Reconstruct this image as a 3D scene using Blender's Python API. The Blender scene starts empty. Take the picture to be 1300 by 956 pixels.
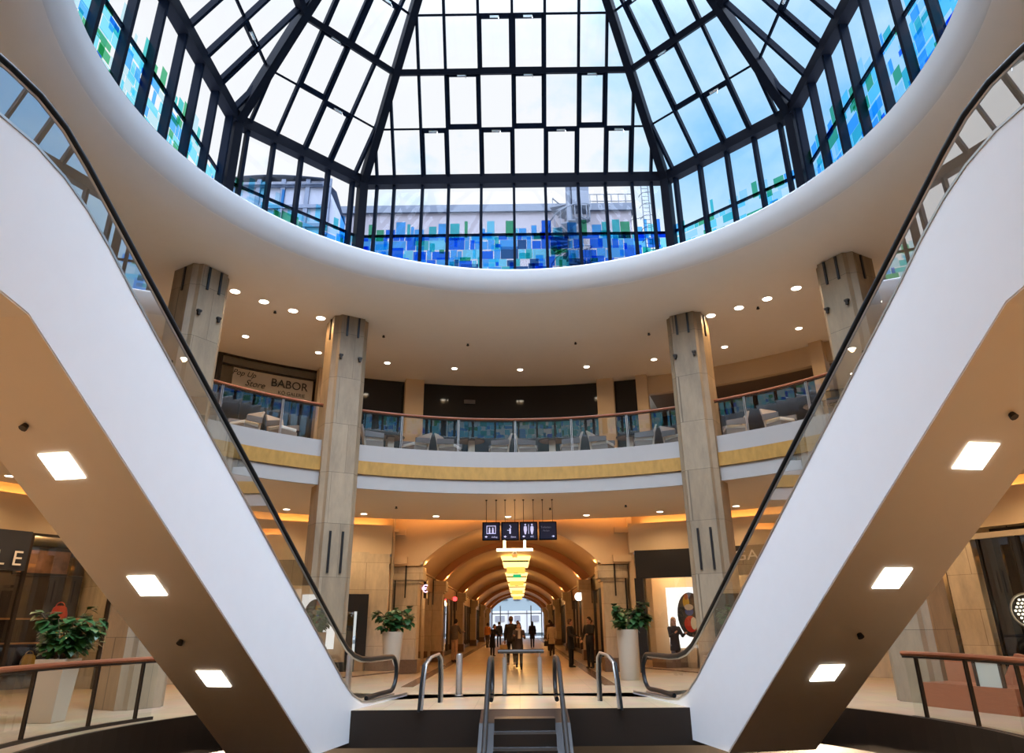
import bpy, math, random
from math import sin, cos, radians, pi, hypot, atan2, degrees, sqrt
from mathutils import Vector as V, Matrix, Euler
random.seed(7)
sc = bpy.context.scene
COL = sc.collection

# ------------------------------------------------------------------ camera
F, CX, CY = 900.0, 650.0, 433.5
PITCH, ROLL, YAW, HC = radians(21.85), radians(0.56), radians(0.33), 1.5
fw = V((-sin(YAW)*cos(PITCH), cos(YAW)*cos(PITCH), sin(PITCH)))
rt = V((cos(YAW), sin(YAW), 0)); up = rt.cross(fw)
# image x axis: the camera leans so that the right side of the horizon rises
ex = (rt*cos(ROLL) - up*sin(ROLL)).normalized(); ey = (rt*sin(ROLL) + up*cos(ROLL)).normalized()
cd = bpy.data.cameras.new('camera'); cam = bpy.data.objects.new('camera', cd); COL.objects.link(cam)
cd.sensor_width = 36; cd.sensor_fit = 'HORIZONTAL'; cd.lens = 36*F/1300
cd.shift_y = -(478-CY)/1300; cd.clip_end = 600; cd.clip_start = 0.05
m = Matrix((ex, ey, -fw)).transposed().to_4x4(); m.translation = (0, 0, HC)
cam.matrix_world = m
sc.camera = cam

# ------------------------------------------------------------------ exposure
vs = sc.view_settings
vs.view_transform = 'Standard'; vs.look = 'None'; vs.gamma = 1; vs.use_curve_mapping = False
vs.exposure = 0.42
sc.cycles.max_bounces = 9; sc.cycles.diffuse_bounces = 5; sc.cycles.glossy_bounces = 4
sc.cycles.transparent_max_bounces = 24; sc.cycles.caustics_reflective = False; sc.cycles.caustics_refractive = False
sc.cycles.sample_clamp_indirect = 4.0

# ------------------------------------------------------------------ sky
SKY_STRENGTH = 0.93; ADDED_GLOW = 12.0
w = bpy.data.worlds.new('sky'); sc.world = w; w.use_nodes = True
nt = w.node_tree; nt.nodes.clear()
def N(t, **k):
    n = nt.nodes.new(t)
    for a, b in k.items(): setattr(n, a, b)
    return n
def L(a, b): nt.links.new(a, b)
tc = N('ShaderNodeTexCoord'); mp = N('ShaderNodeMapping'); mp.inputs['Scale'].default_value = (1, 1, 1.6)
L(tc.outputs['Generated'], mp.inputs['Vector'])
no = N('ShaderNodeTexNoise'); no.inputs['Scale'].default_value = 3.2; no.inputs['Detail'].default_value = 7; no.inputs['Roughness'].default_value = 0.55
L(mp.outputs['Vector'], no.inputs['Vector'])
sx = N('ShaderNodeSeparateXYZ'); L(tc.outputs['Generated'], sx.inputs['Vector'])
ma = N('ShaderNodeMath', operation='MULTIPLY_ADD'); ma.inputs[1].default_value = 0.30; L(sx.outputs['X'], ma.inputs[0]); L(no.outputs['Fac'], ma.inputs[2])
mb_ = N('ShaderNodeMath', operation='MULTIPLY_ADD'); mb_.inputs[1].default_value = 0.10; L(sx.outputs['Z'], mb_.inputs[0]); L(ma.outputs[0], mb_.inputs[2])
rp = N('ShaderNodeValToRGB'); L(mb_.outputs[0], rp.inputs['Fac'])
e = rp.color_ramp.elements
e[0].position = 0.50; e[0].color = (0.80, 0.81, 0.83, 1)
e[1].position = 0.80; e[1].color = (0.22, 0.52, 0.90, 1)
q = e.new(0.60); q.color = (0.50, 0.71, 0.88, 1)
# unseen bright sky patch added high behind the camera to light the interior
nv = N('ShaderNodeVectorMath', operation='NORMALIZE'); L(tc.outputs['Generated'], nv.inputs[0])
dt_ = N('ShaderNodeVectorMath', operation='DOT_PRODUCT'); L(nv.outputs['Vector'], dt_.inputs[0]); dt_.inputs[1].default_value = V((0.03, -0.24, 0.97)).normalized()
mr = N('ShaderNodeMapRange', interpolation_type='SMOOTHERSTEP'); mr.inputs['From Min'].default_value = 0.50; mr.inputs['From Max'].default_value = 0.86
mr.inputs['To Min'].default_value = 1.0; mr.inputs['To Max'].default_value = ADDED_GLOW; L(dt_.outputs['Value'], mr.inputs['Value'])
st_ = N('ShaderNodeMath', operation='MULTIPLY'); st_.inputs[1].default_value = SKY_STRENGTH; L(mr.outputs['Result'], st_.inputs[0])
bg = N('ShaderNodeBackground'); L(st_.outputs[0], bg.inputs['Strength'])
mg = N('ShaderNodeMapRange'); mg.inputs['From Min'].default_value = 0.50; mg.inputs['From Max'].default_value = 0.62; L(dt_.outputs['Value'], mg.inputs['Value'])
mc = N('ShaderNodeMix', data_type='RGBA'); L(mg.outputs['Result'], mc.inputs['Factor']); L(rp.outputs['Color'], mc.inputs['A']); mc.inputs['B'].default_value = (0.66, 0.77, 0.96, 1)
L(mc.outputs['Result'], bg.inputs['Color'])
ow = N('ShaderNodeOutputWorld'); L(bg.outputs[0], ow.inputs['Surface'])

# light strengths (watts unless noted)
W_RING = 95; W_OUTER = 60; W_LOWER = 140; W_SHOP = 70; W_ARCADE = 100; W_COVE = 7.0; W_BASEMENT = 5000
WARM = (1.0, 0.64, 0.33); AMBER = (1.0, 0.45, 0.12); SOFTW = (1.0, 0.86, 0.70)

# ------------------------------------------------------------------ materials
MATS = {}
def srgb(r, g, b):
    f = lambda c: (c/255/12.92) if c/255 <= 0.04045 else ((c/255+0.055)/1.055)**2.4
    return (f(r), f(g), f(b), 1)
def mat(name, col, rough=0.6, metal=0.0, noise=0.0, nscale=4.0, bump=0.0, spec=0.5, emit=None, est=0.0, stretch=(1, 1, 1)):
    if name in MATS: return MATS[name]
    m = bpy.data.materials.new(name); m.use_nodes = True; t = m.node_tree
    b = t.nodes['Principled BSDF']
    c = col if len(col) == 4 else (*col, 1)
    b.inputs['Base Color'].default_value = c; b.inputs['Roughness'].default_value = rough
    b.inputs['Metallic'].default_value = metal; b.inputs['Specular IOR Level'].default_value = spec
    tcn = t.nodes.new('ShaderNodeTexCoord'); mpn = t.nodes.new('ShaderNodeMapping'); mpn.inputs['Scale'].default_value = stretch
    nn = t.nodes.new('ShaderNodeTexNoise'); nn.inputs['Scale'].default_value = nscale; nn.inputs['Detail'].default_value = 6
    t.links.new(tcn.outputs['Object'], mpn.inputs['Vector']); t.links.new(mpn.outputs['Vector'], nn.inputs['Vector'])
    mx = t.nodes.new('ShaderNodeMix'); mx.data_type = 'RGBA'
    k = noise if noise else 0.02
    mx.inputs['A'].default_value = tuple(max(0, v*(1-k)) for v in c[:3]) + (1,)
    mx.inputs['B'].default_value = tuple(min(1, v*(1+k)) for v in c[:3]) + (1,)
    t.links.new(nn.outputs['Fac'], mx.inputs['Factor']); t.links.new(mx.outputs['Result'], b.inputs['Base Color'])
    if bump:
        bn = t.nodes.new('ShaderNodeBump'); bn.inputs['Strength'].default_value = bump; bn.inputs['Distance'].default_value = 0.02
        t.links.new(nn.outputs['Fac'], bn.inputs['Height']); t.links.new(bn.outputs['Normal'], b.inputs['Normal'])
    if emit:
        b.inputs['Emission Color'].default_value = (*emit, 1); b.inputs['Emission Strength'].default_value = est
    MATS[name] = m
    return m
def glass(name, tint=(0.95, 0.97, 0.96), k=1.0, rough=0.0, ior=1.5):
    if name in MATS: return MATS[name]
    m = bpy.data.materials.new(name); m.use_nodes = True; t = m.node_tree; t.nodes.clear()
    o = t.nodes.new('ShaderNodeOutputMaterial'); mx = t.nodes.new('ShaderNodeMixShader')
    tr = t.nodes.new('ShaderNodeBsdfTransparent'); tr.inputs[0].default_value = (*tint, 1)
    gl = t.nodes.new('ShaderNodeBsdfGlossy'); gl.inputs['Roughness'].default_value = rough; gl.inputs['Color'].default_value = (1, 1, 1, 1)
    mu = t.nodes.new('ShaderNodeMath'); mu.operation = 'MULTIPLY'; mu.inputs[1].default_value = k; mu.use_clamp = True
    t.links.new(mu.outputs[0], mx.inputs[0])
    t.links.new(tr.outputs[0], mx.inputs[1]); t.links.new(gl.outputs[0], mx.inputs[2]); t.links.new(mx.outputs[0], o.inputs[0])
    lw = t.nodes.new('ShaderNodeLayerWeight'); lw.inputs['Blend'].default_value = 0.5
    # schlick from the facing weight
    p5 = t.nodes.new('ShaderNodeMath'); p5.operation = 'POWER'; p5.inputs[1].default_value = 5.0
    r0 = ((ior-1)/(ior+1))**2*2
    ad = t.nodes.new('ShaderNodeMath'); ad.operation = 'MULTIPLY_ADD'; ad.inputs[1].default_value = 1-r0; ad.inputs[2].default_value = r0
    t.links.new(lw.outputs['Facing'], p5.inputs[0]); t.links.new(p5.outputs[0], ad.inputs[0]); t.links.new(ad.outputs[0], mu.inputs[0])
    MATS[name] = m
    return m
def film(name, c):
    if name in MATS: return MATS[name]
    m = bpy.data.materials.new(name); m.use_nodes = True; t = m.node_tree; t.nodes.clear()
    o = t.nodes.new('ShaderNodeOutputMaterial'); tr = t.nodes.new('ShaderNodeBsdfTransparent'); tr.inputs[0].default_value = (*c, 1)
    t.links.new(tr.outputs[0], o.inputs[0]); MATS[name] = m
    return m
def emis(name, c, s):
    if name in MATS: return MATS[name]
    m = bpy.data.materials.new(name); m.use_nodes = True; t = m.node_tree; t.nodes.clear()
    o = t.nodes.new('ShaderNodeOutputMaterial'); em = t.nodes.new('ShaderNodeEmission'); em.inputs[0].default_value = (*c, 1); em.inputs[1].default_value = s
    t.links.new(em.outputs[0], o.inputs[0]); MATS[name] = m
    return m
def stone(name, c1, c2, joint, scale=(1, 1, 1), cyl=False, bw=1.0, bh=1.35, rough=0.55, mortar=0.006):
    """slabs of stone with thin joints and a cloudy grain"""
    if name in MATS: return MATS[name]
    m = bpy.data.materials.new(name); m.use_nodes = True; t = m.node_tree; b = t.nodes['Principled BSDF']
    b.inputs['Roughness'].default_value = rough
    tcn = t.nodes.new('ShaderNodeTexCoord'); sp = t.nodes.new('ShaderNodeSeparateXYZ'); cb = t.nodes.new('ShaderNodeCombineXYZ')
    t.links.new(tcn.outputs['Object'], sp.inputs[0])
    if cyl:
        a2 = t.nodes.new('ShaderNodeMath'); a2.operation = 'ARCTAN2'; t.links.new(sp.outputs['Y'], a2.inputs[0]); t.links.new(sp.outputs['X'], a2.inputs[1])
        mu = t.nodes.new('ShaderNodeMath'); mu.operation = 'MULTIPLY'; mu.inputs[1].default_value = 15.0; t.links.new(a2.outputs[0], mu.inputs[0])
        t.links.new(mu.outputs[0], cb.inputs[0])
    else:
        ad = t.nodes.new('ShaderNodeMath'); ad.operation = 'ADD'; t.links.new(sp.outputs['X'], ad.inputs[0]); t.links.new(sp.outputs['Y'], ad.inputs[1]); t.links.new(ad.outputs[0], cb.inputs[0])
    t.links.new(sp.outputs['Z'], cb.inputs[1])
    br = t.nodes.new('ShaderNodeTexBrick'); br.inputs['Scale'].default_value = 1.0; br.inputs['Brick Width'].default_value = bw; br.inputs['Row Height'].default_value = bh
    br.inputs['Mortar Size'].default_value = mortar; br.offset = 0.5; br.inputs['Color1'].default_value = (*c1, 1); br.inputs['Color2'].default_value = (*c2, 1); br.inputs['Mortar'].default_value = (*joint, 1)
    t.links.new(cb.outputs[0], br.inputs['Vector'])
    nn = t.nodes.new('ShaderNodeTexNoise'); nn.inputs['Scale'].default_value = 2.2; nn.inputs['Detail'].default_value = 9; nn.inputs['Roughness'].default_value = 0.65
    mpn = t.nodes.new('ShaderNodeMapping'); mpn.inputs['Scale'].default_value = (1.6, 1.6, 0.5); t.links.new(tcn.outputs['Object'], mpn.inputs[0]); t.links.new(mpn.outputs[0], nn.inputs[0])
    rr = t.nodes.new('ShaderNodeValToRGB'); rr.color_ramp.elements[0].position = 0.3; rr.color_ramp.elements[0].color = (0.72, 0.72, 0.72, 1); rr.color_ramp.elements[1].position = 0.7; rr.color_ramp.elements[1].color = (1.12, 1.1, 1.06, 1)
    t.links.new(nn.outputs['Fac'], rr.inputs[0])
    mx = t.nodes.new('ShaderNodeMix'); mx.data_type = 'RGBA'; mx.blend_type = 'MULTIPLY'; mx.inputs['Factor'].default_value = 1
    t.links.new(br.outputs['Color'], mx.inputs['A']); t.links.new(rr.outputs[0], mx.inputs['B']); t.links.new(mx.outputs['Result'], b.inputs['Base Color'])
    MATS[name] = m
    return m

M_white = mat('white_render', (0.84, 0.82, 0.80), 0.45)
M_ceil = mat('cream_ceiling_paint', (0.66, 0.59, 0.50), 0.55)
M_under = mat('beige_soffit', (0.76, 0.66, 0.54), 0.5)  # one even beige, warmer than the white side panels
M_wallp = mat('sand_wall_paint', (0.60, 0.48, 0.33), 0.6)
M_fascia = mat('pale_grey_render', (0.385, 0.358, 0.325), 0.5)
M_gold = mat('gold_leaf', (0.44, 0.24, 0.055), 0.42, 0.2, 0.35, 9, stretch=(1, 1, 0.4))
M_stone = stone('travertine', (0.28, 0.205, 0.125), (0.345, 0.26, 0.165), (0.15, 0.11, 0.065))
M_stonec = stone('travertine_wall', (0.55, 0.48, 0.37), (0.62, 0.55, 0.44), (0.33, 0.27, 0.2), cyl=True, bw=1.4, bh=0.9)
M_pier = stone('arcade_sandstone', (0.50, 0.42, 0.32), (0.56, 0.47, 0.36), (0.28, 0.22, 0.15), bw=1.6, bh=1.1)
M_steel = mat('anthracite_steel', (0.006, 0.0065, 0.010), 0.5, 0.0, spec=0.02)
M_sash = mat('dark_blue_black_frame', (0.004, 0.006, 0.012), 0.5, spec=0.02)
M_rubber = mat('black_rubber', (0.010, 0.011, 0.012), 0.38, spec=0.3)
M_mahog = mat('mahogany', (0.30, 0.10, 0.045), 0.30, 0, 0.3, 6, stretch=(1, 1, 8))
M_brush = mat('brushed_steel', (0.55, 0.53, 0.50), 0.35, 0.9)
M_bronze = mat('dark_bronze', (0.045, 0.035, 0.028), 0.4, 0.5)
M_black = mat('black_panel', (0.010, 0.010, 0.011), 0.35)
M_blackg = mat('black_gloss', (0.008, 0.009, 0.012), 0.08)
M_dark = mat('dark_interior', (0.028, 0.020, 0.016), 0.5)
M_text = mat('white_lettering', (0.85, 0.84, 0.82), 0.5)
M_ink = mat('black_lettering', (0.02, 0.02, 0.02), 0.5)
M_vault = mat('cream_vault_plaster', (0.60, 0.44, 0.28), 0.6)
M_rib = mat('terracotta_rib_paint', (0.42, 0.20, 0.09), 0.6)
M_wood = mat('oak_shelf', (0.42, 0.22, 0.10), 0.45, 0, 0.25, 10)
M_planter = mat('cream_planter', (0.50, 0.43, 0.33), 0.4)
M_leaf = mat('leaf_green', (0.035, 0.11, 0.030), 0.35, 0, 0.5, 14)
M_stem = mat('plant_stem', (0.14, 0.09, 0.05), 0.7)
M_soil = mat('potting_soil', (0.03, 0.02, 0.015), 0.9, 0, 0.4, 30)
M_cush = mat('white_cushion', (0.78, 0.77, 0.75), 0.7)
M_taupe = mat('taupe_upholstery', (0.42, 0.34, 0.27), 0.7)
M_greyup = mat('grey_upholstery', (0.16, 0.15, 0.155), 0.7)
M_glass = glass('balustrade_glass', (0.90, 0.94, 0.92), 1.0, 0.0, 1.52)
M_eglass = glass('escalator_glass', (0.72, 0.76, 0.74), 4.0, 0.0, 1.6)
M_shopg = glass('shop_glass', (0.86, 0.88, 0.86), 1.3)
M_pane = glass('roof_glass', (0.95, 0.965, 0.98), 0.15)
M_lamp = emis('downlight_lens', (1.0, 0.88, 0.70), 9.0)
M_sqlamp = emis('square_lamp_lens', (1.0, 0.93, 0.82), 8.0)
M_skin = mat('skin', (0.52, 0.30, 0.21), 0.5)
def floor_mat():
    m = bpy.data.materials.new('polished_stone_tiles'); m.use_nodes = True; t = m.node_tree; b = t.nodes['Principled BSDF']
    b.inputs['Roughness'].default_value = 0.30
    tcn = t.nodes.new('ShaderNodeTexCoord'); br = t.nodes.new('ShaderNodeTexBrick'); br.offset = 0
    br.inputs['Scale'].default_value = 1; br.inputs['Brick Width'].default_value = 0.9; br.inputs['Row Height'].default_value = 0.9; br.inputs['Mortar Size'].default_value = 0.006
    br.inputs['Color1'].default_value = (0.60, 0.47, 0.31, 1); br.inputs['Color2'].default_value = (0.52, 0.39, 0.24, 1); br.inputs['Mortar'].default_value = (0.30, 0.21, 0.13, 1)
    t.links.new(tcn.outputs['Object'], br.inputs['Vector'])
    nn = t.nodes.new('ShaderNodeTexNoise'); nn.inputs['Scale'].default_value = 1.5; nn.inputs['Detail'].default_value = 8; t.links.new(tcn.outputs['Object'], nn.inputs[0])
    mx = t.nodes.new('ShaderNodeMix'); mx.data_type = 'RGBA'; mx.blend_type = 'MULTIPLY'; mx.inputs['Factor'].default_value = 0.4
    t.links.new(br.outputs['Color'], mx.inputs['A']); t.links.new(nn.outputs['Color'], mx.inputs['B']); t.links.new(mx.outputs['Result'], b.inputs['Base Color'])
    return m
M_floor = floor_mat()

# ------------------------------------------------------------------ mesh helpers
class MB:
    def __init__(s): s.v = []; s.f = []; s.mi = []; s.cur = 0
    def add(s, vs_, fs):
        o = len(s.v); s.v += [tuple(p) for p in vs_]
        for f in fs: s.f.append(tuple(i+o for i in f)); s.mi.append(s.cur)
        return s
    def box(s, c, size, rz=0, M=None):
        x, y, z = (d/2 for d in size); P = [V((i*x, j*y, k*z)) for k in (-1, 1) for j in (-1, 1) for i in (-1, 1)]
        R = M if M else Matrix.Rotation(rz, 3, 'Z'); c = V(c)
        return s.add([c + R @ p for p in P], [(0, 2, 3, 1), (4, 5, 7, 6), (0, 1, 5, 4), (2, 6, 7, 3), (0, 4, 6, 2), (1, 3, 7, 5)])
    def beam(s, p, q, wd, dp, nrm, shift=0.0):
        """rectangular bar p-q, width wd across, depth dp along nrm (centred, moved by shift along nrm)"""
        p, q, nrm = V(p), V(q), V(nrm).normalized(); d = (q-p); d.normalize(); a = d.cross(nrm).normalized(); nrm = a.cross(d).normalized()
        P = []
        for e_ in (p, q):
            for i, j in ((-1, -1), (1, -1), (1, 1), (-1, 1)): P.append(e_ + a*(i*wd/2) + nrm*(shift + j*dp/2))
        return s.add(P, [(3, 2, 1, 0), (4, 5, 6, 7), (0, 1, 5, 4), (1, 2, 6, 5), (2, 3, 7, 6), (3, 0, 4, 7)])
    def tube(s, pts, r, n=8, cap=True):
        pts = [V(p) for p in pts]; rs = r if isinstance(r, (list, tuple)) else [r]*len(pts)
        rows = []; ref = None
        for i, p in enumerate(pts):
            t = (pts[min(i+1, len(pts)-1)] - pts[max(i-1, 0)]).normalized()
            if ref is None: ref = V((0, 0, 1)) if abs(t.z) < 0.9 else V((1, 0, 0))
            a = t.cross(ref).normalized(); b = a.cross(t).normalized(); ref = b
            rows.append([p + (a*cos(2*pi*k/n) + b*sin(2*pi*k/n))*rs[i] for k in range(n)])
        o = [v for r_ in rows for v in r_]; fs = []
        for i in range(len(pts)-1):
            for k in range(n): fs.append((i*n+k, i*n+(k+1) % n, (i+1)*n+(k+1) % n, (i+1)*n+k))
        if cap: fs += [tuple(range(n))[::-1], tuple(range((len(pts)-1)*n, len(pts)*n))]
        return s.add(o, fs)
    def loft(s, rows, closed=True, cap=True):
        n = len(rows[0]); o = [v for r_ in rows for v in r_]; fs = []
        for i in range(len(rows)-1):
            for k in range(n if closed else n-1): fs.append((i*n+k, i*n+(k+1) % n, (i+1)*n+(k+1) % n, (i+1)*n+k))
        if cap and closed: fs += [tuple(range(n))[::-1], tuple(range((len(rows)-1)*n, len(rows)*n))]
        return s.add(o, fs)
    def lathe(s, c, prof, n=20):
        c = V(c); return s.loft([[c + V((r*cos(2*pi*k/n), r*sin(2*pi*k/n), z)) for k in range(n)] for r, z in prof])
    def ball(s, c, r, n=10, sc_=(1, 1, 1), R=None):
        c = V(c); rows = []
        for i in range(1, n):
            th = pi*i/n; rows.append([c + (R or Matrix.Identity(3)) @ V((r*sin(th)*cos(2*pi*k/(2*n))*sc_[0], r*sin(th)*sin(2*pi*k/(2*n))*sc_[1], r*cos(th)*sc_[2])) for k in range(2*n)])
        return s.loft(rows[::-1])
    def ring(s, c, prof, a0, a1, n):
        """closed (R,z) profile swept over angles a0..a1 in degrees about (cx,cy)"""
        rows = []; full = abs((a1-a0) - 360) < 1e-6
        for i in range(n if full else n+1):
            a = radians(a0 + (a1-a0)*i/n); rows.append([V((c[0]+R*cos(a), c[1]+R*sin(a), z)) for R, z in prof])
        if full: rows.append(rows[0]); return s.loft(rows, True, False)
        return s.loft(rows)
    def prism(s, poly, ax, h):
        """poly: list of 3-D points in a plane, extruded by vector ax*h"""
        a = V(ax)*h; return s.loft([[V(p) for p in poly], [V(p)+a for p in poly]])
    def quad(s, a, b, c, d): return s.add([a, b, c, d], [(0, 1, 2, 3)])
def wm(o):
    return (wm(o.parent) @ o.matrix_parent_inverse @ o.matrix_basis) if o.parent else o.matrix_basis.copy()
def build(mb, name, mats, parent=None, smooth=False, local=False, loc=None, bevel=0, recalc=True):
    me = bpy.data.meshes.new(name); vv = mb.v
    if loc is not None and parent is None: vv = [tuple(V(p)-V(loc)) for p in vv]
    me.from_pydata(vv, [], mb.f)
    ms = mats if isinstance(mats, (list, tuple)) else [mats]
    for x in ms: me.materials.append(x)
    for p, i in zip(me.polygons, mb.mi): p.material_index = i; p.use_smooth = smooth
    me.validate(); me.update()
    if recalc:
        import bmesh
        b = bmesh.new(); b.from_mesh(me); bmesh.ops.recalc_face_normals(b, faces=b.faces); b.to_mesh(me); b.free()
    if smooth:
        try: me.set_sharp_from_angle(angle=radians(38))
        except Exception: pass
    o = bpy.data.objects.new(name, me); COL.objects.link(o)
    if loc is not None and parent is None: o.location = loc
    if parent:
        o.parent = parent
        if not local: o.matrix_parent_inverse = wm(parent).inverted()
    if bevel:
        bv = o.modifiers.new('bevel', 'BEVEL'); bv.width = bevel; bv.segments = 2; bv.limit_method = 'ANGLE'
    return o
def tag(o, label=None, cat=None, group=None, kind=None):
    if label: o['label'] = label
    if cat: o['category'] = cat
    if group: o['group'] = group
    if kind: o['kind'] = kind
    return o
def empty(name, loc=(0, 0, 0), rz=0, **k):
    o = bpy.data.objects.new(name, None); o.empty_display_size = 0.2; COL.objects.link(o); o.location = loc; o.rotation_euler = (0, 0, rz)
    return tag(o, **k)
def struct(mb, name, m_, **k):
    o = build(mb, name, m_, **k); o['kind'] = 'structure'; return o
def copy_tree(o, parent=None):
    c = o.copy(); COL.objects.link(c); c.parent = parent
    for ch in list(o.children): copy_tree(ch, c)
    return c
def lamp(parent, kind, loc, energy, color, size=0.2, rot=(0, 0, 0), spot=None, local=False, name='bulb'):
    l = bpy.data.lights.new(name, kind); l.energy = energy; l.color = color
    if kind == 'AREA': l.shape = 'DISK'; l.size = size
    elif kind == 'SPOT': l.spot_size = radians(spot or 120); l.spot_blend = 0.8; l.shadow_soft_size = size
    else: l.shadow_soft_size = size
    o = bpy.data.objects.new(name, l); COL.objects.link(o); o.location = loc; o.rotation_euler = rot
    if parent:
        o.parent = parent
        if not local: o.matrix_parent_inverse = wm(parent).inverted()
    return o
def text(s_, parent, mat_, loc, size, rot, name='lettering', align='CENTER', ext=0.004, sx=1.0, shear=0.0):
    c = bpy.data.curves.new(name, 'FONT'); c.body = s_; c.size = size; c.align_x = align; c.align_y = 'CENTER'; c.extrude = ext; c.shear = shear
    c.materials.append(mat_); o = bpy.data.objects.new(name, c); COL.objects.link(o); o.location = loc; o.rotation_euler = rot; o.scale = (sx, 1, 1)
    dg = bpy.context.evaluated_depsgraph_get(); dg.update(); me = bpy.data.meshes.new_from_object(o.evaluated_get(dg)); mw = (V(loc), Euler(rot), o.scale.copy())
    bpy.data.objects.remove(o); me.materials.clear(); me.materials.append(mat_)
    o = bpy.data.objects.new(name, me); COL.objects.link(o); o.location = loc; o.rotation_euler = rot; o.scale = (sx, 1, 1)
    if parent: o.parent = parent; o.matrix_parent_inverse = wm(parent).inverted()
    return o

# ------------------------------------------------------------------ main dimensions
C0 = (0.1, 11.46)            # centre of the rotunda
ZU, ZC, ZS = 6.29, 10.0, 5.09  # gallery floor, upper ceiling, lower ceiling
def P(R, ang, z=0): a = radians(ang); return V((C0[0]+R*cos(a), C0[1]+R*sin(a), z))
XA, YF = -0.30, 26.7         # arcade axis and facade plane
ANG_L, ANG_R = 107.0, 75.0   # facade ends on the ring wall

# ------------------------------------------------------------------ floors
mb = MB(); mb.ring(C0, [(6.7, 0), (6.7, -0.6), (19.5, -0.6), (19.5, 0)], 0, 360, 120)
struct(mb, 'floor', M_floor)
mb = MB(); mb.box((0.1, 17.1, -0.3), (11.0, 3.3, 0.6)); struct(mb, 'floor_landing', M_floor)
mb = MB(); mb.box((0.1, 15.42, -0.32), (11.0, 0.06, 0.64)); struct(mb, 'trim_landing', M_bronze)
mb = MB(); mb.box((XA, 65.2, -0.255), (16, 77, 0.5)); struct(mb, 'floor_arcade', M_floor)
for nm_, x_ in (('floor_border_left', XA-2.72), ('floor_border_right', XA+2.72)):
    mb = MB(); mb.box((x_, 60.5, -0.015), (0.34, 79, 0.04)); struct(mb, nm_, mat('dark_brown_stone_band', (0.13, 0.075, 0.045), 0.25, 0, 0.3, 6))
mb = MB(); mb.lathe((C0[0], C0[1], 0), [(20, -6.1), (20, -5.6)], 64)
struct(mb, 'floor_basement', mat('dark_granite', (0.014, 0.013, 0.013), 0.5, 0, 0.4, 20, spec=0.2))
mb = MB(); mb.ring(C0, [(12.0, -5.6), (12.3, -5.6), (12.3, -0.6), (12.0, -0.6)], 0, 360, 72)
struct(mb, 'wall_basement', mat('charcoal_cladding', (0.05, 0.045, 0.042), 0.5))
# well edge trim
mb = MB(); mb.ring(C0, [(6.62, -0.6), (6.70, -0.6), (6.70, 0.05), (6.62, 0.05)], 130, 410, 100); struct(mb, 'trim_1', M_bronze)

# ------------------------------------------------------------------ gallery slab with fascia and gold band
G0, G1 = -142, 322
mb = MB(); mb.ring(C0, [(9.50, 5.45), (9.50, ZU), (20, ZU), (20, 5.45)], 0, 360, 144)
struct(mb, 'floor_gallery', mat('gallery_floor_tiles', (0.50, 0.38, 0.26), 0.35, 0, 0.15, 3))
mb = MB(); mb.ring(C0, [(9.43, 5.84), (9.51, 5.84), (9.51, ZU+0.02), (9.43, ZU+0.02)], 0, 360, 144); struct(mb, 'trim_2', M_fascia)
mb = MB(); mb.ring(C0, [(9.38, 5.47), (9.51, 5.47), (9.51, 5.84), (9.38, 5.84)], 0, 360, 144); struct(mb, 'trim_gold', M_gold)
mb = MB(); mb.ring(C0, [(9.50, ZS), (9.50, 5.46), (15.06, 5.46), (15.06, 5.30), (15.12, 5.30), (15.12, ZS)], 0, 360, 144)
struct(mb, 'ceiling_ground', M_ceil)
mb = MB(); mb.ring(C0, [(9.43, ZS-0.01), (9.51, ZS-0.01), (9.51, 5.47), (9.43, 5.47)], 0, 360, 144); struct(mb, 'trim_3', M_fascia)

# ------------------------------------------------------------------ upper ceiling with the flared opening
rows = []
prof = [(20, 10.0, 11.46), (13, 10.0, 11.46), (10.4, 10.0, 11.46), (9.8, 10.0, 11.45), (9.3, 10.01, 11.40), (8.85, 10.06, 11.30), (8.50, 10.15, 11.2),
        (8.26, 10.27, 11.12), (8.06, 10.43, 11.05), (7.93, 10.575, 10.99), (7.905, 10.60, 10.98), (7.84, 10.72, 10.96), (7.77, 10.86, 10.945), (7.71, 11.03, 10.935), (7.68, 11.22, 10.93),
        (7.72, 11.27, 10.93), (8.2, 11.3, 11.0), (20, 11.3, 11.46)]
NN = 160
for i in range(NN+1):
    a = 2*pi*(i % NN)/NN; rows.append([V((C0[0]*min(1, r/9)+r*cos(a), cy+r*sin(a), z)) for r, z, cy in prof])
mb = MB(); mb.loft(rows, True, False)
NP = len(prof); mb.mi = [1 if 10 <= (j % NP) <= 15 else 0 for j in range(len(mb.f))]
struct(mb, 'ceiling', [mat('off_white_plaster_ceiling', (0.87, 0.86, 0.84), 0.5), mat('daylight_toned_lip_plaster', (0.68, 0.68, 0.675), 0.45)], smooth=True)  # lip's cooler, greyer tone is daylight put into the colour
rows = []
for i in range(NN+1):
    a = 2*pi*(i % NN)/NN; rows.append([V((C0[0]*7.7/9+r*cos(a), 10.93+r*sin(a), z)) for r, z in ((7.69, 11.215), (7.69, 11.24), (8.0, 11.24), (8.0, 11.215))])
mb = MB(); mb.loft(rows, True, False); struct(mb, 'trim_rim_cover', M_steel)  # dark ring added over the lip edge to hide its sky-lit rim

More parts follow.
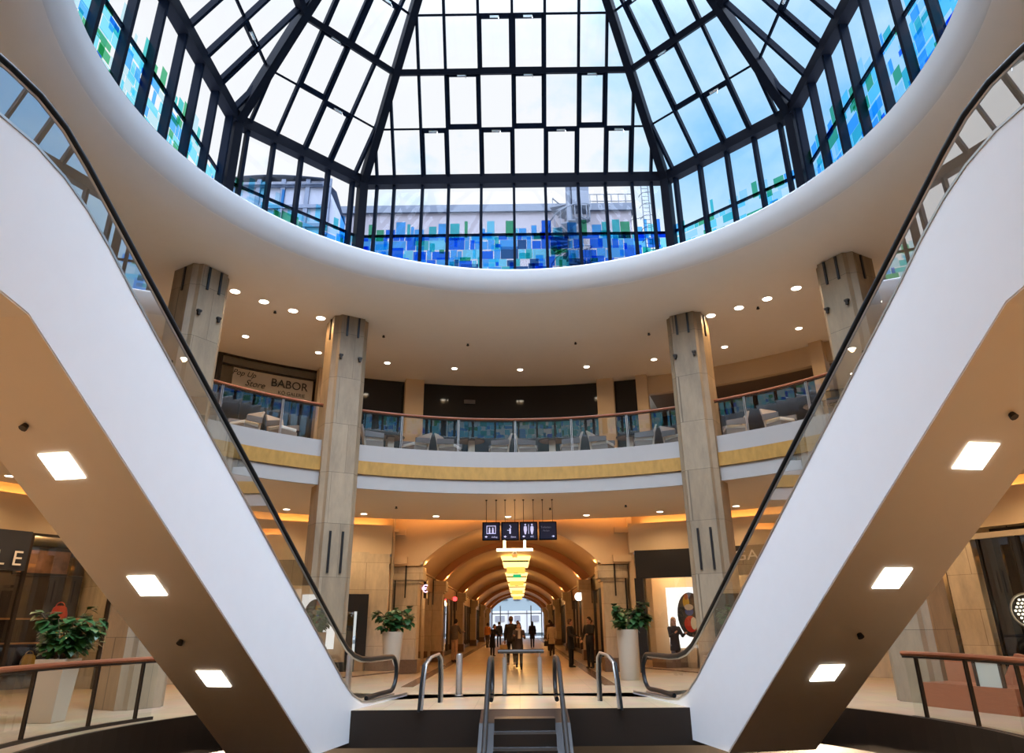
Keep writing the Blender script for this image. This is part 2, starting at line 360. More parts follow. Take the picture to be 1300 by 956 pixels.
# ------------------------------------------------------------------ skylight
sky_o = empty('skylight', (0, 11.2, 11.3), label='faceted glass roof dome of dark steel bars over the round opening', cat='skylight')
def corner(k, t, near=False):
    """k 0..3: the far four corners left to right at ring fraction t"""
    xs = (-8.09, -5.04, 5.04, 8.09); dy = (4.62, 7.81, 7.81, 4.62)
    z = 15.1 + (1-t)*11.55
    y = 11.98 + t*dy[k]
    if near: y = 22.4 - y
    return V((xs[k]*t, y, z))
def octo(t): return [corner(0, t), corner(1, t), corner(2, t), corner(3, t), corner(3, t, True), corner(2, t, True), corner(1, t, True), corner(0, t, True)]
TS = [1.0, 0.876, 0.7525, 0.629, 0.505]
RG = [octo(t) for t in TS]
front = [-4.5, -3.93, -3.0, -2.14, -1.07, 0, 1.03, 2.10, 2.99, 3.87, 4.5]
diag = [-1.80, -0.97, -0.05, 0.9, 1.81]
side = [-4.95, -3.95, -2.95, -1.97, -0.98, 0.0, 0.98, 1.97, 2.95, 3.95, 4.95]
FD = [diag, front, [-x for x in diag[::-1]], side, diag, front, diag, side]
films = [film('film_'+n_, c_) for n_, c_ in (('azure', (0.14, 0.54, 1.0)), ('cobalt', (0.05, 0.24, 0.90)), ('aqua', (0.28, 0.84, 1.0)), ('teal', (0.12, 0.66, 0.66)), ('green', (0.12, 0.52, 0.28)), ('navy', (0.06, 0.17, 0.36)), ('pale', (0.62, 0.88, 0.95)))]
def outward(a, b):
    n_ = (b-a).cross(V((0, 0, 1))).normalized(); mid = (a+b)/2 - V((0, 11.2, 0)); mid.z = 0
    return n_ if n_.dot(mid) > 0 else -n_
bevs = (0.10, 0.22)
for i in range(8):
    A, B = RG[0][i], RG[0][(i+1) % 8]; d = (B-A).normalized(); n_ = outward(A, B); mid0 = (A+B)/2; ln = (B-A).length
    # ---- vertical wall facet
    mb = MB(); wide = 0.085 if i in (1,) else 0.10
    zb = 11.25
    for u in FD[i]:
        p = mid0 + d*u; mb.beam((p.x, p.y, zb), (p.x, p.y, 15.0), wide, 0.20, n_, -0.08)
    a_, b_ = A.copy(), B.copy(); a_.z = b_.z = 13.12; mb.beam(a_, b_, 0.07, 0.07, V((0, 0, 1)))
    a_.z = b_.z = 11.3; mb.beam(a_, b_, 0.12, 0.12, V((0, 0, 1)))
    wf = build(mb, 'wall_facet', M_sash, sky_o)
    g = MB(); g.quad((A.x, A.y, zb), (B.x, B.y, zb), (B.x, B.y, 15.0), (A.x, A.y, 15.0)); build(g, 'glass', M_pane, wf, recalc=False)
    fm = MB(); rnd = random.Random(100+i); off = n_*(-0.03)
    def rect(u0, u1, z0, z1, mi, k):
        fm.cur = mi; o_ = off - n_*(0.004*k)
        P_ = [mid0+d*u0+o_, mid0+d*u1+o_, mid0+d*u1+o_, mid0+d*u0+o_]
        fm.quad(*[(p.x, p.y, z) for p, z in zip(P_, (z0, z0, z1, z1))])
    hw = ln/2-0.1
    AZ, CO, AQ, TE, GR, NA, PA = range(7)
    pal = (CO, CO, AZ, AZ, NA, AQ, TE, AZ, CO) if i == 1 else (AZ, AQ, AQ, PA, PA, TE, AQ, GR, AZ)
    fill = 0.96 if i == 1 else 0.86
    z = 11.27
    while z < 13.05:
        rh = rnd.choice((0.2, 0.26, 0.34)); rh = min(rh, 13.1-z); u = -hw+rnd.uniform(0, 0.1)
        while u < hw:
            wd = rnd.choice((0.14, 0.2, 0.28, 0.4, 0.55)); wd = min(wd, hw-u+0.01)
            if rnd.random() < fill - (0.18 if z > 12.6 and i != 1 else 0): rect(u, u+wd, z, z+rh*rnd.choice((1, 1, 0.85, 1.3)), rnd.choice(pal), 0 if rnd.random() < .5 else 1)
            u += wd + (0.012 if rnd.random() < 0.7 else 0.03)
        z += rh+0.006
    for k in range(int(ln*(11 if i == 1 else 6))):
        wd, ht = rnd.choice((0.10, 0.16, 0.24, 0.34)), rnd.choice((0.14, 0.22, 0.32)); u0 = rnd.uniform(-hw, hw-wd)
        z0 = 11.3+rnd.random()**1.3*1.7; rect(u0, u0+wd, z0, z0+ht, rnd.choice((AZ, AQ, CO, TE, GR) if i == 1 else (AZ, AQ, PA, TE, GR, CO)), 3+k % 3)
    u = -hw
    while u < hw-0.25:
        wd = rnd.choice((0.1, 0.17, 0.24, 0.3))
        if rnd.random() < (0.85 if i == 1 else 0.75): rect(u, u+wd, 13.0 if rnd.random() < .8 else 12.9, 13.16+rnd.choice((0.16, 0.26, 0.36, 0.44)), rnd.choice((AZ, AQ, TE, GR, CO, AZ) if i == 1 else (AQ, TE, PA, AZ, GR)), 6)
        u += wd + rnd.choice((0.02, 0.06, 0.16))
    build(fm, 'coloured_film', films, wf, recalc=False)
    # ---- sloping roof facet
    mb = MB(); sl = None
    rowsP = []
    for t_i in range(5):
        a_, b_ = RG[t_i][i], RG[t_i][(i+1) % 8]; rowsP.append((a_, b_))
    nr = ((rowsP[0][1]-rowsP[0][0]).cross(rowsP[4][0]-rowsP[0][0])).normalized()
    if nr.z < 0: nr = -nr
    def pt(t_i, u):
        a_, b_ = rowsP[t_i]; m_ = (a_+b_)/2
        s_ = (m_ + d*u); return s_
    def half(t_i): return (rowsP[t_i][1]-rowsP[t_i][0]).length/2
    for u in FD[i]:
        # run each bar up to the hip it meets
        top = 4
        for t_i in range(4):
            h0, h1 = half(t_i), half(t_i+1)
            if abs(u) >= h0: break
            if abs(u) < h1: q_ = pt(t_i+1, u)
            else:
                k = (h0-abs(u))/(h0-h1); q_ = pt(t_i, u).lerp(pt(t_i+1, u), k)
            mb.beam(pt(t_i, u), q_, 0.085, 0.18, nr, -0.07)
    for t_i in (1, 3): mb.beam(*rowsP[t_i], 0.06, 0.08, nr)
    rf = build(mb, 'roof_facet', M_sash, sky_o)
    for t_i in (2, 4):
        pb = MB(); pb.beam(*rowsP[t_i], 0.17, 0.30, nr, -0.12); build(pb, 'purlin', M_steel, rf)
    g = MB(); g.quad(rowsP[0][0], rowsP[0][1], rowsP[4][1], rowsP[4][0]); build(g, 'glass', M_pane, rf, recalc=False)
    # opening sashes in a staggered pattern
    if i in (1, 5): cells = [(0, 2), (0, 4), (0, 6), (0, 8), (1, 3), (1, 5), (1, 7), (2, 4), (2, 5)]
    elif i in (0, 2, 4, 6): cells = [(0, 2), (1, 1), (2, 1), (2, 2)]
    else: cells = [(0, 2), (0, 5), (0, 8), (1, 3), (1, 6), (2, 4), (2, 5)]
    for (t_i, ci) in cells:
        us = FD[i]
        if ci+1 >= len(us): continue
        u0, u1 = us[ci]+0.04, us[ci+1]-0.04
        if max(abs(u0), abs(u1)) > half(t_i+1): continue
        sb = MB(); a_, b_ = pt(t_i, u0), pt(t_i, u1); c_, d_ = pt(t_i+1, u1), pt(t_i+1, u0)
        up_ = (d_-a_).normalized(); a_ += up_*0.06; b_ += up_*0.06; c_ -= up_*0.06; d_ -= up_*0.06
        for p_, q_ in ((a_, b_), (d_, c_)): sb.beam(p_-d*0.05, q_+d*0.05, 0.15, 0.14, nr, -0.05)
        for p_, q_ in ((a_, d_), (b_, c_)): sb.beam(p_, q_, 0.13, 0.14, nr, -0.05)
        so = build(sb, 'sash_window', M_sash, rf)
        ab = MB(); tp = (c_+d_)/2 - nr*0.16 - up_*0.04; ab.beam(tp-d*0.16, tp+d*0.12, 0.06, 0.06, nr); ab.beam(tp+d*0.12, tp+d*0.12-nr*0.22-up_*0.12, 0.02, 0.02, d)
        build(ab, 'opener_arm', M_brush, so)
for i in range(8):
    A = RG[0][i]; B = RG[0][(i+1) % 8]; n_ = outward(A, B)
    mb = MB(); mb.beam(A, B, 0.36, 0.30, n_, -0.1); build(mb, 'eave_beam', M_steel, sky_o)
    r_ = V((A.x, A.y-11.2, 0)).normalized()
    mb = MB(); mb.beam((A.x, A.y, 11.2), (A.x, A.y, 15.1), 0.26, 0.42, r_, -0.12); build(mb, 'corner_post', M_steel, sky_o)
    mb = MB(); mb.beam(A, RG[4][i], 0.24, 0.44, (r_+V((0, 0, 0.5))), -0.12); build(mb, 'hip_rafter', M_steel, sky_o)
apex = V((0, 11.2, 22.6))
cap = MB()
for p in RG[4]: cap.beam(p, apex, 0.12, 0.22, V((0, 0, 1)))
cp = build(cap, 'crown_rafters', M_steel, sky_o)
g = MB()
for i in range(8): g.add([RG[4][i], RG[4][(i+1) % 8], apex], [(0, 1, 2)])
build(g, 'glass', M_pane, cp, recalc=False)

# ------------------------------------------------------------------ buildings seen through the skylight
M_lilac = mat('pale_lilac_render', (0.17, 0.15, 0.17), 0.7, 0, 0.08, 0.6)
mb = MB(); mb.box((-2, 46, 6.3), (30, 26, 1.4)); struct(mb, 'roof_arcade', M_fascia)
bo = empty('office_building', (-1, 50, 7), label='flat roofed lilac grey building seen through the middle of the glass roof', cat='building')
mb = MB(); mb.box((-2.2, 50, 18.4), (21.6, 10, 22.8)); build(mb, 'wall', M_lilac, bo)
mb = MB(); mb.box((-2.2, 50, 30.1), (22.0, 10.4, 0.6)); build(mb, 'roof_edge', mat('slate_blue_coping', (0.05, 0.065, 0.10), 0.5), bo)
M_galv = mat('galvanised_steel', (0.07, 0.085, 0.12), 0.6, 0.0)
rl = MB()
for k in range(9): rl.tube([(4.6+k*0.53, 45.2, 30.3), (4.6+k*0.53, 45.2, 31.4)], 0.035, 6)
for z in (30.8, 31.4): rl.tube([(4.4, 45.2, z), (9.0, 45.2, z)], 0.035, 6)
build(rl, 'roof_railing', M_galv, bo)
so = empty('spiral_staircase', (3.9, 43.2, 24), label='grey spiral fire stair climbing the lilac building up to its roof', cat='staircase')
mb = MB(); mb.tube([(3.9, 43.2, 7), (3.9, 43.2, 31.2)], 0.22, 12); build(mb, 'newel_post', M_galv, so)
st = MB(); ba = MB()
for k in range(60):
    a = radians(k*20+40); z = 18.4+k*0.185; R2 = 1.45
    st.prism([(3.9, 43.2, z), (3.9+R2*cos(a), 43.2+R2*sin(a), z), (3.9+R2*cos(a+0.36), 43.2+R2*sin(a+0.36), z)], (0, 0, 1), 0.05)
    ba.tube([(3.9+R2*cos(a), 43.2+R2*sin(a), z), (3.9+R2*cos(a), 43.2+R2*sin(a), z+1.1)], 0.03, 5)
build(st, 'treads', M_galv, so)
ba.tube([(3.9+1.45*cos(radians(k*20+40)), 43.2+1.45*sin(radians(k*20+40)), 19.5+k*0.185) for k in range(60)], 0.05, 6)
build(ba, 'railing', M_galv, so)
mb = MB(); mb.box((4.7, 43.4, 29.9), (1.2, 1.2, 1.9)); build(mb, 'stair_head', M_galv, so)
lo = empty('cage_ladder', (9.6, 44.6, 24), label='thin caged ladder at the right end of the lilac building', cat='ladder')
mb = MB()
for x in (9.4, 9.9): mb.tube([(x, 44.6, 7), (x, 44.6, 32)], 0.04, 6)
for k in range(30): mb.tube([(9.4, 44.6, 22.2+k*0.33), (9.9, 44.6, 22.2+k*0.33)], 0.025, 5)

for z in (12, 18, 24, 29): mb.tube([(9.4, 44.6, z), (8.5, 44.96, z)], 0.03, 5)
build(mb, 'ladder', M_galv, lo)
mb = MB()
for k in range(9):
    z = 24+k*0.95; mb.tube([(9.65+0.5*cos(radians(a)), 44.5+0.7*sin(radians(a)), z) for a in range(180, 361, 20)], 0.025, 5)
build(mb, 'cage', M_galv, lo)
o2 = empty('glazed_roof_building', (-15, 42, 0), label='pale building with glazed grid top and sloping end, left of the lilac building', cat='building')
mb = MB(); mb.prism([(-19, 39, 0), (-10.6, 39, 0), (-10.9, 39, 24.5), (-12.3, 39, 28.6), (-19, 39, 28.6)], (0, 1, 0), 7)
build(mb, 'wall', mat('pale_stone_render', (0.19, 0.20, 0.25), 0.7), o2)
mb = MB(); mb.loft([[V((-19.2+i*0.85, 38.7, 28.7+0.5*sin(i*0.42)*0.5)) for i in range(9)], [V((-19.2+i*0.85, 42.0, 30.0+0.3*sin(i*0.5))) for i in range(9)], [V((-19.2+i*0.85, 46.0, 28.7)) for i in range(9)], [V((-19.2+i*0.85, 46.0, 28.2)) for i in range(9)], [V((-19.2+i*0.85, 38.7, 28.2)) for i in range(9)]], False, False)
build(mb, 'roof', mat('zinc_roof', (0.10, 0.13, 0.20), 0.5), o2)
mb = MB()
for x in (-18.2, -16.6, -15.0, -13.4, -12.0): mb.box((x, 38.93, 26.6), (0.28, 0.14, 4.2))
for z in (25.2, 26.6, 28.2): mb.box((-15.1, 38.9, z), (6.4, 0.14, 0.25))
build(mb, 'window_frame', mat('slate_blue_frame', (0.05, 0.07, 0.12), 0.5), o2)

# ------------------------------------------------------------------ stone columns
def stone_column(ang, label, R=9.62, half=0.52):
    c = P(R, ang); rz = radians(ang-90); t = empty('stone_column', (c.x, c.y, 0), label=label, cat='column', group='columns round the atrium')
    Rm = Matrix.Rotation(rz, 3, 'Z')
    def tr(x, y, z): return c + Rm @ V((x, y, 0)) + V((0, 0, z))
    h = half; k = 0.17; g_ = 0.05
    sec = [(-h+k, -h), (h-k, -h), (h-k+g_, -h+k-g_-0.03), (h, -h+k), (h, h-k), (h-k, h), (-h+k, h), (-h, h-k), (-h, -h+k), (-h+k-g_, -h+k-g_-0.03)]
    mb = MB(); mb.loft([[tr(x, y, z) for x, y in sec] for z in (-0.02, 10.02)])
    build(mb, 'shaft', M_stone, t)
    for z0, z1 in ((9.38, 10.0), (2.80, 3.85)):
        for x in (-0.17, 0.17):
            mb = MB(); mb.box(tr(x, -h-0.012, (z0+z1)/2), (0.055, 0.05, z1-z0), rz); build(mb, 'slot', M_black, t)
    if True:
        mb = MB()
        for x in (-0.30, 0.27): mb.box(tr(x, -h-0.03, 8.75), (0.11, 0.09, 0.05), rz); mb.box(tr(x, -h-0.03, 8.69), (0.06, 0.07, 0.10), rz)
        build(mb, 'bracket', M_bronze, t)
    for s_ in (-1, 1):
        mb = MB(); mb.box(tr(s_*(h+0.012), -0.1, 9.65), (0.05, 0.055, 0.65), rz); build(mb, 'slot', M_black, t)
    return t
stone_column(122.4, 'tall pale stone column left of the arcade entrance, between the two left downlight groups')
stone_column(58.2, 'tall pale stone column right of the arcade, in front of the colourful poster')
stone_column(149.2, 'outer stone column crossed by the left escalator handrail', R=9.55, half=0.54)
stone_column(29.6, 'outer stone column crossed by the right escalator handrail', R=9.55, half=0.54)

# ------------------------------------------------------------------ downlights
def downlight(ang, R, z, r, energy, label, group, name='ceiling_downlight', first=[None]):
    p = P(R, ang, z)
    t = empty(name, (p.x, p.y, z), label=label, cat='ceiling light', group=group)
    mb = MB(); mb.lathe((p.x, p.y, z), [(r*1.25, 0.0), (r*1.22, -0.012), (r*0.9, -0.012)], 20); build(mb, 'rim', M_text, t)
    mb = MB(); mb.lathe((p.x, p.y, z), [(r, -0.002), (r, -0.018)], 20); build(mb, 'lens', M_lamp, t)
    lamp(t, 'SPOT', (p.x, p.y, z-0.05), energy, WARM, 0.08, spot=150)
LB = ['bright recessed downlight, nearest the outer left column', 'bright recessed downlight, second from the outer left column', 'bright recessed downlight, second from the inner left column', 'bright recessed downlight, nearest the inner left column']
for a, l in zip((142.9, 137.7, 132.4, 127.3), LB): downlight(a, 9.66, ZC, 0.125, W_RING, l, 'bright downlights between the columns')
LB = ['bright recessed downlight, nearest the inner right column', 'bright recessed downlight, second from the inner right column', 'bright recessed downlight, second from the outer right column', 'bright recessed downlight, nearest the outer right column']
for a, l in zip((54.0, 48.9, 43.8, 38.6), LB): downlight(a, 9.70, ZC, 0.125, W_RING, l, 'bright downlights between the columns')
outer = [(144.6, 'small downlight over the gallery behind the outer left column'), (133.5, 'small downlight over the gallery, left of the inner left column'), (122.4, 'small downlight beside the inner left column shaft'),
         (111.5, 'small downlight just right of the inner left column'), (100.6, 'small gallery downlight left of the centre one'), (89.8, 'small gallery downlight in the exact middle of the arc'),
         (78.9, 'small gallery downlight right of the centre one'), (68.0, 'small downlight just left of the inner right column'), (56.9, 'small downlight just right of the inner right column'),
         (45.7, 'small gallery downlight left of the outer right column'), (34.4, 'small downlight seen through the right escalator glass'), (23.0, 'small downlight far right behind the right escalator glass')]
for a, l in outer: downlight(a, 12.45, ZC, 0.095, W_OUTER, l, 'small downlights over the gallery')
low = [(154.5, 'lower ceiling downlight over the left shop'), (143.7, 'lower ceiling downlight above the stone pier at left'), (133.2, 'lower ceiling downlight behind the left escalator'),
       (122.6, 'lower ceiling downlight left of the inner left column'), (112.2, 'lower ceiling downlight right of the inner left column'), (102.1, 'lower ceiling downlight left of the hanging signs'),
       (91.8, 'lower ceiling downlight above the hanging signs'), (80.6, 'lower ceiling downlight right of the hanging signs'), (70.3, 'lower ceiling downlight left of the inner right column'),
       (60.0, 'lower ceiling downlight right of the inner right column'), (49.5, 'lower ceiling downlight behind the right escalator'), (39.0, 'lower ceiling downlight over the right shop'), (28.5, 'lower ceiling downlight over the far right shop')]
low += [(a, 'lower ceiling downlight round the near side of the rotunda') for a in (165, 178, 191, 204, 217, 230, 243, 256, 270, 284, 297, 310, 323, 336, 349, 2, 15)]
for a, l in low: downlight(a, 14.15, ZS, 0.10, W_LOWER*(2.0 if 160 < a < 350 or a < 20 else 1.0), l, 'downlights in the lower ceiling')
# small smoke detectors / sprinklers
def dot(p, label, z):
    mb = MB(); mb.lathe((p.x, p.y, z), [(0.035, -0.07), (0.05, -0.05), (0.03, -0.04), (0.03, 0)], 10)
    tag(build(mb, 'smoke_detector', M_black, None, loc=(p.x, p.y, z)), label, 'smoke detector', 'detectors in the ceilings')
for a, l in ((115, 'tiny dark detector in the upper ceiling right of the inner left column'), (99.5, 'tiny dark detector in the upper ceiling left of middle'), (79.5, 'tiny dark detector in the upper ceiling right of middle'), (66, 'tiny dark detector in the upper ceiling left of the inner right column'), (134.5, 'tiny dark detector among the four left bright downlights'), (46.5, 'tiny dark detector among the four right bright downlights'), (146.5, 'tiny dark detector beside the outer left column'), (34.5, 'tiny dark detector beside the outer right column')):
    dot(P(10.05, a), l, ZC+0.0)
for a, l in ((109, 'tiny dark detector in the lower ceiling left of the signs'), (85.5, 'tiny dark detector in the lower ceiling right of the signs'), (74, 'tiny dark detector in the lower ceiling near the right column')):
    dot(P(12.3, a), l, ZS)

# ------------------------------------------------------------------ gallery balustrades (glass between twin steel posts, mahogany rail)
def balustrade(a0, a1, R, z, posts, label, h=1.08, group='glass balustrades round the gallery', post_mat=None, name='glass_balustrade', rail_r=0.038):
    c = P(R, (a0+a1)/2, z); t = empty(name, (c.x, c.y, z), label=label, cat='balustrade', group=group)
    n = max(6, int(abs(a1-a0)/1.5))
    mb = MB(); mb.tube([P(R, a0+(a1-a0)*i/n, z+h) for i in range(n+1)], rail_r, 8); build(mb, 'handrail', M_mahog, t, True)
    mb = MB(); mb.tube([P(R, a0+(a1-a0)*i/n, z+h-0.055) for i in range(n+1)], 0.016, 6); build(mb, 'rail_fillet', M_bronze, t)
    mb = MB(); mb.ring(C0, [(R-0.03, z), (R+0.03, z), (R+0.03, z+0.05), (R-0.03, z+0.05)], a0, a1, n); build(mb, 'base_channel', M_bronze, t)
    for a in posts:
        mb = MB()
        for da in (-0.12, 0.12):
            p = P(R, a+da*9.6/R); mb.box((p.x, p.y, z+h/2-0.02), (0.045, 0.014, h-0.06), radians(a))
        build(mb, 'post', post_mat or M_brush, t)
    edges = sorted([a0, a1] + [a for a in posts if a0 < a < a1])
    for i in range(len(edges)-1):
        x0, x1 = edges[i]+0.25, edges[i+1]-0.25
        if x1-x0 < 0.3: continue
        mb = MB(); k = 6; rows_ = [[P(R, x0+(x1-x0)*j/k, z+0.06), P(R, x0+(x1-x0)*j/k, z+h-0.09)] for j in range(k+1)]
        mb.loft(rows_, False, False); build(mb, 'glass_panel', M_glass, t, recalc=False)
    return t
balustrade(61.0, 119.6, 9.62, ZU, [111.4, 101.2, 90.9, 80.7, 70.7], 'long curved glass balustrade of the gallery between the two inner columns')
balustrade(125.2, 146.2, 9.62, ZU, [142.7, 132.4], 'curved glass balustrade in front of the cosmetics shop, between the two left columns')
balustrade(32.6, 55.4, 9.62, ZU, [50.0, 39.5], 'curved glass balustrade of the gallery between the two right columns')
balustrade(152.2, 198, 9.62, ZU, [163, 173.3, 183.5], 'curved glass balustrade of the gallery hidden behind the left escalator')
balustrade(-18, 26.6, 9.62, ZU, [17, 7, -3.5], 'curved glass balustrade of the gallery hidden behind the right escalator')
balustrade(157.5, 200, 7.25, 0, [160.5, 168.5, 180, 190], 'wooden topped glass balustrade at the floor edge, bottom left', h=1.0, group='balustrades round the floor opening', post_mat=M_bronze, name='glass_balustrade', rail_r=0.04)
balustrade(-20, 16.5, 6.75, 0, [14, 4.5, -6], 'wooden topped glass balustrade at the floor edge, bottom right', h=1.0, group='balustrades round the floor opening', post_mat=M_bronze, name='glass_balustrade', rail_r=0.04)

# ------------------------------------------------------------------ gallery back walls
def wallring(name, m_, R, a0, a1, z0, z1, th=0.25, **k):
    mb = MB(); mb.ring(C0, [(R, z0), (R+th, z0), (R+th, z1), (R, z1)], a0, a1, max(2, int(abs(a1-a0)/1.5))); return struct(mb, name, m_, **k)
wallring('wall_gallery_dark', M_blackg, 14.35, 71.6, 119.4, ZU, ZC)
wallring('wall_gallery_left', M_wallp, 14.4, 133.4, 330, ZU, ZC)
wallring('wall_gallery_right', M_wallp, 14.4, -31, 30, ZU, ZC)
wallring('wall_gallery_back', mat('dim_brown_panelling', (0.06, 0.042, 0.032), 0.4), 18.5, 28, 73, ZU, ZC)
wallring('wall_gallery_beam', M_wallp, 14.2, 30, 71, 9.33, ZC)
wallring('wall_gallery_recess', mat('brown_bulkhead', (0.22, 0.15, 0.10), 0.6), 14.6, 30, 71, 9.62, ZC, th=3.9)
for k, (a, wd) in enumerate(((106.0, 0.68), (76.8, 0.62), (71.3, 0.40), (46.3, 0.42), (119.7, 0.3))):
    p = P(14.12 if k < 4 else 14.05, a); mb = MB(); mb.box((p.x, p.y, (ZU+ZC)/2), (wd, 0.40, ZC-ZU), radians(a-90))
    tag(build(mb, 'gallery_pilaster', M_wallp, None, loc=(p.x, p.y, ZU)), ['plain sand pilaster dividing the dark gallery wall, left of middle', 'plain sand pilaster dividing the dark gallery wall, right of middle', 'slim sand pilaster ending the dark gallery wall at right', 'slim sand pilaster beside the outer right column under the beam', 'slim sand pilaster where the cosmetics shopfront ends'][k], 'pilaster', 'pilasters on the gallery')
# cosmetics shop on the gallery
sh = P(14.3, 126.5, ZU); bt = empty('cosmetics_shopfront', (sh.x, sh.y, ZU), label='glazed shopfront with grey BABOR sign panel on the left gallery', cat='shopfront')
mb = MB(); mb.ring(C0, [(14.32, 8.85), (14.37, 8.85), (14.37, 9.60), (14.32, 9.60)], 120.6, 131.6, 12); build(mb, 'sign_panel', mat('grey_sign_panel', (0.55, 0.51, 0.44), 0.4), bt)
mb = MB()
for z in (6.33, 8.82, 9.64, 9.97): mb.ring(C0, [(14.28, z-0.03), (14.36, z-0.03), (14.36, z+0.03), (14.28, z+0.03)], 119.8, 133.4, 12)
for a in (119.9, 123.3, 126.6, 130, 133.3):
    p = P(14.32, a); full = a in (119.9, 133.3); mb.box((p.x, p.y, 8.13 if full else 7.55), (0.05, 0.08, 3.68 if full else 2.5), radians(a-90))
build(mb, 'frame', M_bronze, bt)
mb = MB(); mb.loft([[P(14.4, 119.8+13.6*j/8, ZU), P(14.4, 119.8+13.6*j/8, ZC)] for j in range(9)], False, False); build(mb, 'glass_pane', M_shopg, bt, recalc=False)
def textring(s_, parent, m_, ang, R, z, size, **k):
    p = P(R, ang, z); return text(s_, parent, m_, p, size, (pi/2, 0, radians(ang-90)), **k)
textring('BABOR', bt, M_ink, 123.9, 14.27, 9.30, 0.40, sx=1.0)
textring('KÖ GALERIE', bt, M_ink, 123.5, 14.27, 8.99, 0.17)
textring('Pop Up', bt, M_ink, 130.2, 14.27, 9.42, 0.26, shear=0.35)
textring('Store', bt, M_ink, 128.6, 14.27, 9.12, 0.30, shear=0.35)
wallring('wall_cosmetics', M_dark, 18.0, 119, 134, ZU, ZC)
mb = MB()
for a in (119.4, 133.6):
    p = P(16.2, a); mb.box((p.x, p.y, (ZU+ZC)/2), (0.1, 3.8, ZC-ZU), radians(a-90))
struct(mb, 'wall_cosmetics_side', M_dark)
# exit marker light on the dark wall
p = P(14.30, 97.5, 9.35); mb = MB(); mb.box(p, (0.42, 0.06, 0.14), radians(97.5-90)); tag(build(mb, 'wall_projector', M_greyup, None, loc=p), 'small grey box high on the dark gallery wall', 'wall box')

# ------------------------------------------------------------------ cafe furniture on the gallery
def make_chair(label, group):
    t = empty('armchair', label=label, cat='armchair', group=group)
    mb = MB(); mb.box((0, 0, 0.22), (0.66, 0.62, 0.30)); build(mb, 'base', mat('grey_brown_upholstery', (0.20, 0.165, 0.145), 0.7), t, local=True, bevel=0.015)
    mb = MB(); mb.box((0, 0.0, 0.43), (0.62, 0.60, 0.11)); build(mb, 'seat_cushion', M_cush, t, local=True, bevel=0.03)
    mb = MB(); mb.loft([[V((-0.34, y0, z)), V((0.34, y0, z)), V((0.34, y0+0.07, z)), V((-0.34, y0+0.07, z))] for y0, z in ((0.27, 0.2), (0.33, 0.62), (0.42, 0.92))]); build(mb, 'backrest', M_taupe, t, local=True, bevel=0.015)
    for s_ in (-1, 1):
        mb = MB(); mb.prism([(s_*0.36, -0.30, 0.45), (s_*0.36, 0.34, 0.50), (s_*0.36, 0.34, 0.70), (s_*0.36, -0.30, 0.62)], (s_, 0, 0), 0.05); build(mb, 'armrest', M_greyup, t, local=True, bevel=0.01)
        for y in (-0.26, 0.26):
            mb = MB(); mb.tube([(s_*0.30, y, 0), (s_*0.30, y, 0.10)], 0.02, 8); build(mb, 'leg', M_bronze, t, local=True)
    return t
def make_table(label, group):
    t = empty('cafe_table', label=label, cat='table', group=group)
    mb = MB(); mb.lathe((0, 0, 0), [(0.42, 0.71), (0.45, 0.725), (0.45, 0.745), (0.43, 0.75)], 24); build(mb, 'tabletop', M_blackg, t, local=True)
    for s_ in (-1, 1):
        mb = MB(); mb.box((s_*0.12, 0, 0.37), (0.09, 0.20, 0.69)); build(mb, 'leg', M_planter, t, local=True)
    mb = MB(); mb.lathe((0, 0, 0), [(0.26, 0), (0.26, 0.025)], 20); build(mb, 'foot_plate', M_bronze, t, local=True)
    return t
chairs = [(144.6, 10.75, 80, 'grey sided armchair, nearest the outer left column'), (136.0, 10.5, -70, 'taupe armchair with raised light back in front of the cosmetics shop'), (130.2, 10.35, 20, 'armchair just left of the inner left column'),
          (115.2, 10.3, 80, 'armchair seen just right of the inner left column'), (108.0, 10.5, -60, 'armchair second from the inner left column'), (102.0, 10.5, 60, 'armchair behind the second glass post from left'),
          (93.8, 10.5, -85, 'armchair left of the middle glass post'), (88.6, 10.5, 85, 'armchair right of the middle glass post'), (81.6, 10.5, -80, 'armchair behind the fourth glass post'),
          (75.8, 10.4, 75, 'armchair in front of the right gallery pilaster'), (68.9, 10.35, -75, 'armchair left of the inner right column'), (63.3, 10.5, 60, 'armchair partly behind the inner right column'),
          (53.8, 10.35, -60, 'armchair just right of the inner right column'), (46.6, 10.45, 70, 'armchair with raised light back behind the right gallery post'), (37.0, 10.35, -70, 'armchair nearest the outer right column')]
ch0 = make_chair(chairs[0][3], 'cafe armchairs behind the gallery glass')
for i, (a, R, rz, l) in enumerate(chairs):
    o = ch0 if i == 0 else copy_tree(ch0); o.location = P(R, a, ZU); o.rotation_euler = (0, 0, radians(a-90+rz)); o['label'] = l; o.scale = (0.88, 0.88, 0.88)
tabs = [(140.6, 11.2, 'cafe table by the cosmetics shop between two armchairs'), (111.6, 11.1, 'cafe table near the left gallery pilaster'), (98.2, 11.0, 'cafe table left of the middle glass post'), (84.6, 11.0, 'cafe table right of the middle glass post'), (71.8, 11.2, 'cafe table near the right gallery pilaster'), (41.6, 11.0, 'cafe table between two armchairs at the right end')]
tb0 = make_table(tabs[0][2], 'cafe tables behind the gallery glass')
for i, (a, R, l) in enumerate(tabs):
    o = tb0 if i == 0 else copy_tree(tb0); o.location = P(R, a, ZU); o.rotation_euler = (0, 0, radians(a)); o['label'] = l
p = P(12.0, 136.5, ZU)

